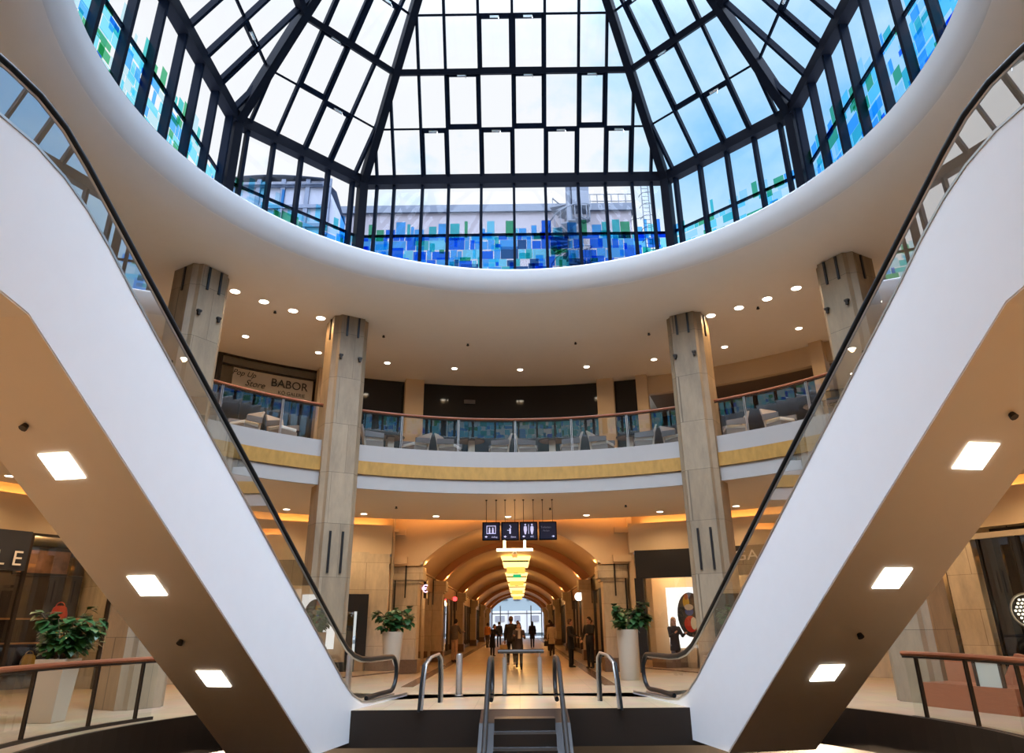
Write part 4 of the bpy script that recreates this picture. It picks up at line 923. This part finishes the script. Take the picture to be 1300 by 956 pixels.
# vault and ribs
def shell(a0, y0, a1, y1, th=0.12):
    mb = MB(); mb.loft([[p+V((0, y0, 0)) for p in a0], [p+V((0, y1, 0)) for p in a1], [p+V((0, y1, th)) for p in a1], [p+V((0, y0, th)) for p in a0], [p+V((0, y0, 0)) for p in a0]], False, False); return mb
va = arc(3.75, 3.62, 5.30)
struct(shell(va, YF+0.7, va, 102), 'ceiling_vault', M_vault, smooth=True)
for i, y in enumerate(YS[1:]+[101.6]):
    r0, r1 = arc(3.34, 3.5, 5.06), arc(3.9, 3.70, 5.42)
    mb = MB(); mb.loft([[p+V((0, y-0.28, 0)) for p in r0], [p+V((0, y+0.28, 0)) for p in r0], [p+V((0, y+0.28, 0)) for p in r1], [p+V((0, y-0.28, 0)) for p in r1], [p+V((0, y-0.28, 0)) for p in r0]], False, False)
    struct(mb, 'trim_rib', M_rib, smooth=True)
mb = MB(); mb.box((XA-4.9, 64.5, 1.9), (0.2, 76, 3.9)); mb2 = MB(); mb2.box((XA+4.9, 64.5, 1.9), (0.2, 76, 3.9))
struct(mb, 'wall_arcade_left', mat('warm_shop_interior', (0.55, 0.36, 0.20), 0.6)); struct(mb2, 'wall_arcade_right', MATS['warm_shop_interior'])
for s_ in (-1, 1):
    mb = MB(); mb.box((XA+s_*4.35, 64.5, 3.72), (1.3, 76, 0.24)); struct(mb, 'trim_lintel', M_vault)
    mb = MB(); mb.box((XA+s_*4.5, 64.5, 4.7), (1.4, 76, 0.2)); struct(mb, 'ceiling_side', M_vault)
# shop bays between the pilasters
def bay(s_, y0, y1, kind, label):
    x = XA+s_*3.85; t = empty('shopfront', (x, (y0+y1)/2, 0), label=label, cat='shopfront', group='shopfronts along the arcade')
    mb = MB(); mb.box((x, (y0+y1)/2, 3.28), (0.16, y1-y0, 0.62)); build(mb, 'sign_band', {0: M_vault, 1: M_rib, 2: M_black, 3: M_vault}[kind], t)
    mb = MB(); n = max(2, int((y1-y0)/2.2))
    for k in range(n+1): mb.box((x, y0+(y1-y0)*k/n, 1.5), (0.12, 0.14, 3.0))
    mb.box((x, (y0+y1)/2, 0.1), (0.12, y1-y0, 0.2)); build(mb, 'frame', {0: M_pier, 1: M_bronze, 2: M_black, 3: M_bronze}[kind], t)
    mb = MB(); mb.quad((x, y0, 0.1), (x, y1, 0.1), (x, y1, 3.0), (x, y0, 3.0)); build(mb, 'glass_pane', M_shopg, t, recalc=False)
    mb = MB(); mb.box((x+s_*0.5, y0+(y1-y0)*0.3, 0.9), (0.4, 1.2, 1.8)); build(mb, 'display_panel', M_dark, t)
    lamp(t, 'POINT', (x+s_*0.5, (y0+y1)/2, 2.9), W_ARCADE*0.45, WARM, 0.15)
    return t
kinds = [[0, 1, 3, 2, 0], [2, 1, 2, 3, 0]]
for si, s_ in enumerate((-1, 1)):
    for i in range(5):
        b_ = bay(s_, YS[i]+0.62, YS[i+1]-0.62, kinds[si][i], '%s shopfront of the arcade from its entrance, %s side' % (nth[i], 'left' if s_ < 0 else 'right'))
        if s_ < 0 and i == 0:
            mb = MB(); mb.box((XA-3.62, 31.6, 2.95), (0.12, 0.5, 0.7)); sg = build(mb, 'blade_sign', M_black, b_)
            text('€', sg, emis('pink_sign', (0.95, 0.55, 0.85), 2.5), (XA-3.62, 31.33, 2.95), 0.42, (pi/2, 0, 0))
        if s_ < 0 and i == 1:
            mb = MB(); mb.lathe((XA-3.6, 46.0, 3.05), [(0.02, -0.12), (0.12, -0.1), (0.12, 0.1), (0.02, 0.12)], 12); build(mb, 'red_lamp', emis('red_sign', (1, 0.05, 0.05), 3), b_)
        if s_ > 0 and i == 1:
            for yy in (38.0, 41.5):
                mb = MB(); mb.ball((XA+3.6, yy, 2.95), 0.22, 8); build(mb, 'globe_light', emis('globe', (1, 0.93, 0.8), 3), b_)
# hanging lanterns down the axis
def lantern(y, label, wd=1.15, first=False):
    t = empty('hanging_lantern', (XA+0.15, y, 4.55), label=label, cat='lantern', group='glowing amber lanterns down the arcade')
    x = XA+0.15; ML = emis('lantern_shade', (1.0, 0.60, 0.17), 2.4)
    if first:
        mb = MB(); mb.box((x, y, 4.42), (1.5, 0.12, 0.10)); build(mb, 'light_bar', emis('lantern_tube', (1, 0.85, 0.5), 5), t)
        for s_ in (-1, 1):
            mb = MB(); mb.box((x+s_*0.42, y, 4.72), (0.10, 0.10, 0.5)); build(mb, 'upright_tube', MATS['lantern_tube'], t)
        mb = MB(); mb.lathe((x, y, 4.1), [(0.10, 0), (0.12, 0.15), (0.06, 0.25)], 12); build(mb, 'spot', M_planter, t)
    else:
        for z0, z1, w0, w1 in ((4.62, 4.86, wd*0.60, wd*0.66), (4.95, 5.18, wd*0.66, wd*0.74)):
            mb = MB(); mb.loft([[V((x+i*w_, y+j*w_*0.8, z)) for i, j in ((-1, -1), (1, -1), (1, 1), (-1, 1))] for z, w_ in ((z0, w0), (z1, w1))]); build(mb, 'shade', ML, t)
        mb = MB(); mb.loft([[V((x+i*w_, y+j*w_*0.8, z)) for i, j in ((-1, -1), (1, -1), (1, 1), (-1, 1))] for z, w_ in ((4.86, wd*0.64), (4.95, wd*0.64))]); build(mb, 'band', M_bronze, t)
        mb = MB(); mb.box((x, y, 4.45), (wd*0.9, wd*0.7, 0.30)); build(mb, 'lower_shade', emis('lantern_lower', (1.0, 0.5, 0.09), 1.2), t)
        mb = MB(); mb.lathe((x, y, 4.28), [(0.13, 0), (0.13, 0.02)], 12); build(mb, 'finial', M_bronze, t)
    mb = MB(); mb.tube([(x, y, 4.9), (x, y, 5.4)], 0.03, 6); build(mb, 'rod', M_bronze, t)
    lamp(t, 'POINT', (x, y, 4.0), W_ARCADE, AMBER, 0.35)
for i, (y, l) in enumerate(((30.5, 'bar shaped lit lantern just behind the hanging signs'), (42.7, 'second glowing lantern of the arcade, the widest stepped one'), (56.5, 'third glowing lantern of the arcade'), (71.5, 'fourth glowing lantern of the arcade'), (86.0, 'fifth and smallest glowing lantern of the arcade'))):
    lantern(y, l, first=(i == 0))
# green emergency exit sign between lanterns
mb = MB(); mb.box((XA+0.2, 49.3, 4.55), (0.55, 0.06, 0.22)); tag(build(mb, 'exit_sign', emis('green_sign', (0.03, 0.45, 0.16), 0.9), None, loc=(XA+0.2, 49.3, 4.55)), 'small green emergency sign hanging under the second lantern', 'sign')

# street at the far end
mb = MB(); mb.box((XA, 125, -0.3), (70, 46, 0.5)); struct(mb, 'ground', mat('grey_paving', (0.12, 0.12, 0.12), 0.8))
sb = empty('street_building', (XA, 128, 0), label='pale stone street building seen through the far arcade opening', cat='building')
mb = MB(); mb.box((XA, 130, 9), (44, 6, 18)); build(mb, 'wall', mat('pale_street_stone', (0.17, 0.20, 0.205), 0.8), sb)
for x in (-9, -6, -3, 0, 3, 6, 9):
    mb = MB(); mb.box((XA+x*0.72, 126.95, 6.6), (1.1, 0.12, 2.2)); build(mb, 'window', mat('bluish_window', (0.04, 0.06, 0.08), 0.3), sb)
mb = MB(); mb.box((XA, 126.8, 2.1), (8.6, 0.2, 3.4)); build(mb, 'shop_window', mat('bright_shop_window', (0.30, 0.30, 0.30), 0.3, emit=(1, 0.98, 0.95), est=0.2), sb)
for x in (-4.4, -1.5, 1.6, 4.4):
    mb = MB(); mb.box((XA+x, 126.6, 2.1), (0.18, 0.2, 3.6)); build(mb, 'mullion', M_greyup, sb)
for x, wd in ((-2.9, 1.6), (2.9, 1.4), (0, 1.0)):
    mb = MB(); mb.box((XA+x, 126.62, 2.6), (wd, 0.1, 0.9)); build(mb, 'display', M_greyup, sb)
da = empty('glazed_doors', (XA, 101.5, 0), label='thin framed glazed doors closing the far end of the arcade', cat='door')
mb = MB()
for x in (-3.3, -2.2, 1.9, 3.3): mb.box((XA+x, 101.5, 2.0), (0.12, 0.12, 4.0))
mb.box((XA, 101.5, 3.0), (6.6, 0.12, 0.12)); build(mb, 'frame', M_bronze, da)

# ------------------------------------------------------------------ hanging signs
SG = mat('navy_sign_face', (0.006, 0.007, 0.022), 0.3, emit=(0.2, 0.2, 0.6), est=0.015)
IV = mat('lilac_print', (0.62, 0.60, 0.82), 0.5, emit=(0.62, 0.60, 0.85), est=0.5)
def hsign(x, label, kind):
    y = 22.0; zc = 4.15; s_ = 0.245
    t = empty('hanging_sign', (x, y, zc), label=label, cat='sign', group='square navy signs hanging before the arcade')
    mb = MB(); mb.box((x, y, zc), (2*s_, 0.10, 2*s_)); build(mb, 'panel', SG, t, bevel=0.01)
    mb = MB()
    for i, j in ((-1, 0), (1, 0), (0, -1), (0, 1)): mb.box((x+i*(s_+0.005), y, zc+j*(s_+0.005)), (0.03 if i else 2*s_+0.04, 0.12, 0.03 if j else 2*s_+0.04))
    build(mb, 'frame', M_steel, t)
    for i in (-1, 1):
        mb = MB(); mb.tube([(x+i*0.15, y, zc+s_), (x+i*0.15, y, ZS)], 0.009, 6); build(mb, 'wire', M_bronze, t)
        mb = MB(); mb.lathe((x+i*0.15, y, ZS-0.03), [(0.03, 0), (0.03, 0.03)], 8); build(mb, 'wire_cap', M_bronze, t)
    yf = y-0.056
    def bx(cx_, cz_, w_, h_): mb.box((x+cx_, yf, zc+cz_), (w_, 0.012, h_))
    mb = MB()
    if kind == 'lift':
        for a_, b_, w_, h_ in ((0, 0.15, 0.28, 0.02), (0, -0.07, 0.28, 0.02), (-0.13, 0.04, 0.02, 0.22), (0.13, 0.04, 0.02, 0.22), (-0.05, 0.0, 0.05, 0.12), (0.05, 0.0, 0.05, 0.12)): bx(a_, b_, w_, h_)
        for i in (-0.05, 0.05): mb.ball((x+i, yf, zc+0.085), 0.022, 6)
    elif kind == 'person':
        bx(0, 0.0, 0.05, 0.16); bx(0.02, 0.12, 0.03, 0.05); bx(-0.05, 0.02, 0.07, 0.015); mb.ball((x, yf, zc+0.16), 0.02, 6)
    elif kind == 'wc':
        for i in (-0.10, 0.10):
            mb.lathe((x+i, yf, zc-0.10), [(0.02, 0), (0.035, 0.06), (0.05, 0.13), (0.045, 0.22), (0.02, 0.24)], 10); mb.ball((x+i, yf, zc+0.18), 0.028, 6)
        bx(0, 0.05, 0.015, 0.28)
    if kind != 'text': build(mb, 'pictogram', IV, t)
    ar = MB(); ax_ = x-0.15 if kind != 'text' else x+0.16; d_ = -1 if kind != 'text' else 1
    ar.prism([(ax_+d_*0.04, yf, zc-0.165), (ax_-d_*0.01, yf, zc-0.13), (ax_-d_*0.01, yf, zc-0.20)], (0, -1, 0), 0.01); ar.box((ax_-d_*0.025, yf-0.004, zc-0.165), (0.04, 0.01, 0.018)); build(ar, 'arrow', IV, t)
    dull = mat('dim_print', (0.25, 0.27, 0.36), 0.5)
    if kind == 'text':
        text('Toiletten', t, dull, (x-0.06, yf-0.004, zc+0.10), 0.085, (pi/2, 0, 0), ext=0.002); text('Parken', t, dull, (x-0.05, yf-0.004, zc+0.0), 0.07, (pi/2, 0, 0), ext=0.002)
    else: text({'lift': 'Aufzug', 'person': 'Ebene', 'wc': 'WC'}[kind], t, IV, (x+0.10, yf-0.004, zc-0.175), 0.062, (pi/2, 0, 0), ext=0.002)
hsign(-0.81, 'hanging navy sign with boxed figures, first from the left', 'lift')
hsign(-0.24, 'hanging navy sign with a single thin figure, second from the left', 'person')
hsign(0.32, 'hanging navy sign with two pale restroom figures', 'wc')
hsign(0.90, 'hanging navy sign with lines of text, last at the right', 'text')

# ------------------------------------------------------------------ potted plants
def plant(loc, label, h=1.25, r0=0.20, r1=0.31, sp=0.62, seed=1, n=70, leaf=0.16, sq=False):
    rnd = random.Random(seed); x, y, z = loc; t = empty('potted_plant', loc, label=label, cat='plant', group='leafy plants in tall cream planters')
    mb = MB()
    if sq: mb.loft([[V((x+i*r, y+j*r, z+zz)) for i, j in ((-1, -1), (1, -1), (1, 1), (-1, 1))] for r, zz in ((r0, 0), (r1, h), (r1-0.04, h), (r1-0.05, h-0.08))])
    else: mb.lathe(loc, [(r0, 0), (r0+0.02, 0.03), (r1, h), (r1-0.03, h+0.01), (r1-0.04, h-0.08)], 24)
    pl = build(mb, 'planter', M_planter, t, not sq, bevel=0.01 if sq else 0)
    mb = MB(); mb.lathe((x, y, z), [(r1-0.05, h-0.09), (r1-0.05, h-0.06)], 16); build(mb, 'soil', M_soil, pl)
    tips = []; mb = MB()
    for k in range(20):
        a = rnd.uniform(0, 2*pi); l = rnd.uniform(0.15, 0.95)*sp; hh = rnd.uniform(0.35, 1.15)*sp*1.15
        b0 = V((x+0.05*cos(a), y+0.05*sin(a), z+h-0.08)); m_ = b0+V((l*0.3*cos(a), l*0.3*sin(a), hh*0.6)); e_ = b0+V((l*cos(a), l*sin(a), hh))
        mb.tube([b0, m_, e_], [0.014, 0.011, 0.006], 6); tips += [(m_.lerp(e_, f), a) for f in (0.0, 0.4, 0.7, 1.0)]
    build(mb, 'stems', M_stem, t, True)
    mb = MB()
    for c, a in tips:
        for _ in range(max(1, n//45)):
            aa = a+rnd.uniform(-1.4, 1.4); el = rnd.uniform(-0.7, 0.5); L_ = leaf*rnd.uniform(0.8, 1.35)
            d = V((cos(aa)*cos(el), sin(aa)*cos(el), sin(el))); s_ = V((-sin(aa), cos(aa), 0)); up2 = d.cross(s_)*-1
            pts = []
            for f, w_, b_ in ((0, 0.03, 0), (0.25, 0.34, 0.04), (0.55, 0.42, 0.05), (0.8, 0.24, 0.0), (1.0, 0.02, -0.08)):
                m_ = c+d*(L_*f)+V((0, 0, b_*L_-0.12*L_*f*f)); pts.append([m_-s_*(w_*L_)+up2*0.02*L_, m_-V((0, 0, 0.02*L_)), m_+s_*(w_*L_)+up2*0.02*L_])
            mb.loft(pts, False, False)
    tag(build(mb, 'foliage', M_leaf, t, True, recalc=False))
    return t
plant((-3.78, 22.9, 0), 'bushy plant in a tall tapering cream planter beside the left arcade pilaster', h=1.36, r0=0.18, r1=0.32, sp=0.56, seed=3, leaf=0.19, n=190)
plant((3.22, 22.9, 0), 'bushy plant in a tall cream planter before the right black shopfront', h=1.36, r0=0.26, r1=0.32, sp=0.66, seed=5, leaf=0.20, n=230)
plant((-8.35, 14.0, 0), 'large leafed plant in a broad square cream planter, bottom left', h=1.02, r0=0.21, r1=0.27, sp=0.70, seed=8, leaf=0.19, sq=True, n=230)

# ------------------------------------------------------------------ people
def person(loc, heading, label, H=1.72, top=(0.02, 0.02, 0.025), low=(0.02, 0.02, 0.03), hair=(0.03, 0.02, 0.015), hair_len=0.0, coat=0.0, stride=0.0, armL=(0.06, 0.1), armR=(0.06, 0.1), lean=0.0, bag=None, bag_label='', shoes=(0.02, 0.02, 0.02), skirt=False, vox=0.016, headtilt=0.0):
    """heading: degrees, 0 faces the camera (-Y). arm = (upper swing forward, elbow bend) in radians"""
    t = empty('person', loc, radians(heading), label=label, cat='person', group='shoppers in the arcade')
    k = H/1.74; R_ = random.Random(label)
    def J(x, y, z): return V((x, y, z))*k
    pel = J(0, 0, 0.93); ch = J(0, -lean*0.42, 1.36-lean*0.08); nk = J(0, -lean*0.52, 1.49-lean*0.12); hd_ = nk + J(0, -0.02-headtilt*0.06, 0.13-headtilt*0.02)
    legs = []
    for s_ in (-1, 1):
        sw = stride*s_; hip = J(s_*0.085, 0, 0.90); kn = hip + J(0.005*s_, -0.43*sin(sw)-0.01, -0.43*cos(sw)); an = kn + J(0, -0.41*sin(sw-abs(stride)*0.5)+0.01, -0.41*cos(sw-abs(stride)*0.5)); legs.append((hip, kn, an))
    low_z = min(l[2].z for l in legs)-0.075*k
    arms = []
    for s_, (sw, bd) in ((-1, armL), (1, armR)):
        sh_ = ch + J(s_*0.175, 0, 0.055); el = sh_ + J(s_*0.06, -0.28*sin(sw), -0.28*cos(sw)); wr = el + J(-s_*0.05*min(1, bd), -0.25*sin(sw+bd), -0.25*cos(sw+bd)); arms.append((s_, sh_, el, wr, sw+bd))
    def limb(mb, pts, rs): mb.tube(pts, [r*k for r in rs], 12); [mb.ball(p, r*k, 6) for p, r in zip(pts, rs)]
    def finish(mb, nm, m_, par, v=vox):
        for i in range(len(mb.v)): mb.v[i] = (mb.v[i][0], mb.v[i][1], mb.v[i][2]-low_z)
        o = build(mb, nm, m_, par, True, local=True); r = o.modifiers.new('remesh', 'REMESH'); r.mode = 'VOXEL'; r.voxel_size = v; r.use_smooth_shade = True
        sm = o.modifiers.new('smooth', 'SMOOTH'); sm.iterations = 3; sm.factor = 0.5
        return o
    b = MB()
    b.ball(hd_+J(0, 0, 0.01), 0.102*k, 10, (0.76, 0.92, 1.12)); b.ball(hd_+J(0, -0.03, -0.07), 0.062*k, 8, (0.85, 0.95, 0.9))
    b.ball(hd_+J(0, -0.098, -0.018), 0.017*k, 6, (0.8, 1.0, 1.5))
    for s_ in (-1, 1): b.ball(hd_+J(s_*0.079, 0.0, -0.01), 0.023*k, 6, (0.4, 0.8, 1.3))
    limb(b, [nk-J(0, 0, 0.05), hd_-J(0, 0, 0.05)], [0.058, 0.052])
    b.loft([[c_ + V((rx*cos(2*pi*j/16), ry*sin(2*pi*j/16), 0))*k for j in range(16)] for c_, rx, ry in ((pel-J(0, 0, 0.06), 0.14, 0.10), (pel+J(0, 0, 0.05), 0.15, 0.10), (pel.lerp(ch, 0.45), 0.125, 0.09), (ch, 0.165, 0.105), (ch+J(0, 0, 0.09), 0.12, 0.08), (nk, 0.055, 0.055))])
    for hip, kn, an in legs: limb(b, [hip, kn, an], [0.082, 0.052, 0.036]); b.ball(an+J(0, -0.05, -0.045), 0.05*k, 6, (0.8, 2.0, 0.6))
    for s_, sh_, el, wr, aw in arms:
        limb(b, [sh_, el, wr], [0.050, 0.038, 0.027])
        dr = V((0, -sin(aw), -cos(aw))); sd = V((1, 0, 0)); pm = wr+dr*0.05*k; b.tube([wr, pm+dr*0.03*k], [0.026*k, 0.036*k], 8)
        for f in range(4):
            q0 = pm+dr*0.03*k+sd*((f-1.5)*0.02*k); ln_ = (0.062, 0.074, 0.07, 0.055)[f]*k; q1 = q0+dr*ln_*0.5; q2 = q1+(dr+V((0, -0.4*cos(aw), 0.4*sin(aw)))).normalized()*ln_*0.5; b.tube([q0, q1, q2], [0.010*k, 0.009*k, 0.008*k], 6)
        b.tube([wr+dr*0.03*k+sd*(-s_*0.02*k), wr+dr*0.06*k+sd*(-s_*0.05*k), wr+dr*0.09*k+sd*(-s_*0.055*k)], [0.012*k, 0.011*k, 0.009*k], 6)
    finish(b, 'body', M_skin, t, vox*0.75)
    cn = lambda c_: '%02x%02x%02x' % tuple(min(255, int(v*255)) for v in c_)
    cm = lambda c_: mat('cloth_'+cn(c_), c_, 0.85, 0, 0.18, 12)
    j = MB(); jb = 0.10+coat
    rows_ = []
    flare = 1.0+coat*0.35
    spec_ = [(pel+J(0, 0, 0.05-jb), 0.175*flare, 0.135*flare), (pel+J(0, 0, 0.06), 0.165, 0.125), (pel.lerp(ch, 0.5), 0.155, 0.118), (ch, 0.195, 0.13), (ch+J(0, 0, 0.085), 0.165, 0.105), (nk+J(0, 0, 0.0), 0.068, 0.068)]
    j.loft([[c_ + V((rx*cos(2*pi*q_/18), ry*sin(2*pi*q_/18), 0))*k for q_ in range(18)] for c_, rx, ry in spec_])
    for s_, sh_, el, wr, aw in arms: limb(j, [sh_, el, wr-(wr-el)*0.06], [0.066, 0.054, 0.042])
    finish(j, 'jacket', cm(top), t)
    l = MB()
    if skirt: l.loft([[c_ + V((rx*cos(2*pi*q_/18), ry*sin(2*pi*q_/18), 0))*k for q_ in range(18)] for c_, rx, ry in ((J(0, 0, 0.50), 0.21, 0.17), (J(0, 0, 0.75), 0.18, 0.145), (pel+J(0, 0, 0.03), 0.155, 0.115))])
    else: l.loft([[c_ + V((rx*cos(2*pi*q_/18), ry*sin(2*pi*q_/18), 0))*k for q_ in range(18)] for c_, rx, ry in ((J(0, 0, 0.80), 0.12, 0.09), (J(0, 0, 0.86), 0.165, 0.12), (pel+J(0, 0, 0.06), 0.155, 0.112))])
    for hip, kn, an in legs: limb(l, [hip, kn, an+J(0, 0, 0.02)], [0.092, 0.066, 0.055])
    finish(l, 'skirt' if skirt else 'trousers', cm(low), t)
    for hip, kn, an in legs:
        s = MB(); s.ball(an+J(0, -0.055, -0.042), 0.058*k, 8, (0.82, 2.2, 0.62)); s.tube([an+J(0, 0.01, 0.03), an+J(0, 0.01, -0.04)], 0.05*k, 8)
        finish(s, 'shoe', cm(shoes), t)
    h = MB(); h.ball(hd_+J(0, 0.018, 0.035), 0.112*k, 9, (0.80, 0.90, 1.02))
    if hair_len > 0:
        h.loft([[hd_ + J(0, 0.03+0.02*f, 0.03-f*hair_len) + V((w_*cos(2*pi*q_/14), w_*0.62*sin(2*pi*q_/14), 0))*k for q_ in range(14)] for f, w_ in ((0, 0.095), (0.35, 0.108), (0.7, 0.11), (1.0, 0.08))])
    ho = finish(h, 'hair', cm(hair), t, vox*0.8)
    e = MB()
    for s_ in (-1, 1): e.ball(hd_+J(s_*0.032, -0.088, 0.012), 0.011*k, 5)
    e.box(hd_+J(0, -0.094, -0.062), (0.045*k, 0.012*k, 0.010*k))
    for i in range(len(e.v)): e.v[i] = (e.v[i][0], e.v[i][1], e.v[i][2]-low_z)
    build(e, 'eyes_and_mouth', mat('face_detail', (0.08, 0.025, 0.02), 0.5), t, True, local=True)
    if bag:
        s_, sh_, el, wr, aw = arms[1]
        g = MB(); c_ = wr+J(0.05, 0, -0.28)-V((0, 0, low_z)); g.loft([[c_+V((i*0.15*f, j_*0.06*f, z))*k for i, j_ in ((-1, -1), (1, -1), (1, 1), (-1, 1))] for z, f in ((-0.13, 0.9), (-0.10, 1.0), (0.10, 0.95), (0.12, 0.8))])
        g.tube([c_+J(-0.09, 0, 0.11), c_+J(-0.05, 0, 0.22), c_+J(0.02, 0, 0.24), c_+J(0.09, 0, 0.11)], 0.010*k, 6)
        M4 = Matrix.Translation(V(loc)) @ Matrix.Rotation(radians(heading), 4, 'Z'); g.v = [tuple(M4 @ V(p)) for p in g.v]; cc = M4 @ c_
        tag(build(g, 'shopping_bag', cm(bag), None, loc=tuple(cc)), bag_label, 'bag')
    return t
BK = (0.012, 0.012, 0.015); NV = (0.015, 0.022, 0.06)
person((-2.95, 35.0, 0), 150, 'person in grey top and pale trousers studying a phone by the left shopfront', 1.80, (0.13, 0.11, 0.10), (0.50, 0.34, 0.26), (0.02, 0.015, 0.012), armL=(0.5, 1.2), armR=(0.5, 1.3), headtilt=1)
person((-1.45, 41.5, 0), 40, 'person in a long black coat leaning forward, left in the arcade', 1.60, BK, BK, (0.05, 0.03, 0.02), 0.12, coat=0.45, lean=0.35, armL=(0.7, 0.6), armR=(0.6, 0.7))
person((-0.34, 31.6, 0), 190, 'tall person in black seen from behind, carrying a tan bag', 1.86, BK, BK, (0.10, 0.06, 0.04), 0.0, stride=0.28, armR=(0.05, 0.2), bag=(0.40, 0.28, 0.12), bag_label='tan shopping bag held by the tall person in black', shoes=(0.35, 0.25, 0.2))
person((-0.02, 28.9, 0), 0, 'person in dark jacket and pale scarf walking towards the camera, central', 1.62, (0.05, 0.035, 0.035), (0.015, 0.015, 0.02), (0.06, 0.02, 0.015), 0.14, coat=0.12, stride=0.36, armL=(0.5, 1.4), armR=(0.5, 1.3))
mb = MB(); mb.tube([V((-0.02+0.09*cos(a_), 28.9+0.08*sin(a_), 1.36)) for a_ in [2*pi*q_/12 for q_ in range(13)]], 0.04, 8); mb.tube([(0.0, 28.78, 1.36), (0.0, 28.76, 1.05)], [0.05, 0.06], 8)
tag(build(mb, 'scarf', mat('pale_scarf', (0.45, 0.38, 0.33), 0.9), None, True, loc=(-0.02, 28.9, 1.3)), 'pale scarf round the neck of the person walking towards the camera', 'scarf')
person((-2.35, 57, 0), 170, 'distant person in an orange top, left of the tall person', 1.70, (0.60, 0.25, 0.08), (0.12, 0.10, 0.10), (0.06, 0.03, 0.02), 0.1, stride=0.2, vox=0.022)
person((-1.55, 58.5, 0), 185, 'distant person in navy beside the orange top', 1.78, NV, (0.03, 0.05, 0.14), (0.02, 0.015, 0.01), stride=0.25, vox=0.022)
person((-0.1, 52, 0), 20, 'distant person in a rust top between the two central walkers', 1.80, (0.40, 0.12, 0.07), (0.10, 0.05, 0.05), (0.10, 0.05, 0.03), 0.1, vox=0.022)
person((0.95, 56, 0), 175, 'distant person in black with long dark hair, right of the central walkers', 1.76, BK, BK, (0.02, 0.012, 0.01), 0.3, coat=0.3, stride=0.15, vox=0.022)
person((1.72, 40.8, 0), 185, 'person in a cream coat and dark skirt seen from behind', 1.66, (0.72, 0.62, 0.46), (0.03, 0.02, 0.02), (0.04, 0.02, 0.015), 0.16, coat=0.28, armR=(0.1, 0.2), bag=(0.03, 0.025, 0.025), bag_label='black bag hanging beside the cream coat')
person((1.95, 49.0, 0), 170, 'person in dark clothes beyond the cream coat', 1.80, (0.14, 0.07, 0.04), BK, (0.02, 0.015, 0.01), vox=0.022)
person((1.98, 29.85, 0), 60, 'shorter person in black coat of the pair talking at right', 1.70, BK, (0.01, 0.01, 0.012), (0.05, 0.025, 0.018), 0.1, coat=0.22, armL=(0.4, 0.9), armR=(0.3, 0.9))
person((2.66, 29.05, 0), -40, 'taller person in black of the pair talking at right', 1.76, BK, (0.01, 0.01, 0.012), (0.015, 0.01, 0.01), armL=(0.2, 0.5), armR=(0.5, 1.0), shoes=(0.02, 0.02, 0.02))
person((4.98, 24.7, 0), 20, 'person with long blond hair and dark coat beside the bright poster', 1.68, (0.02, 0.018, 0.022), (0.10, 0.09, 0.10), (0.36, 0.22, 0.12), 0.30, coat=0.15, armL=(0.5, 1.5), armR=(0.5, 1.4))
person((3.1, 33.2, 0), 100, 'person in reddish clothes half hidden by the first right pilaster', 1.70, (0.30, 0.08, 0.05), BK, (0.05, 0.02, 0.01), 0.08)

# unseen lamps added below to warm the escalator undersides
for a, l in ((52, 'unseen added lamp of the lower floor, far right of the opening'), (128, 'unseen added lamp of the lower floor, far left of the opening')):
    p = P(11.6, a, -1.1); t = empty('added_lamp', p, label=l, cat='added lamp')
    mb = MB(); mb.box(p, (0.8, 0.2, 0.12), radians(a-90)); build(mb, 'housing', M_brush, t)
    lamp(t, 'POINT', p + V((-0.5*cos(radians(a)), -0.5*sin(radians(a)), 0)), W_BASEMENT*0.25, (1.0, 0.76, 0.52), 0.3)
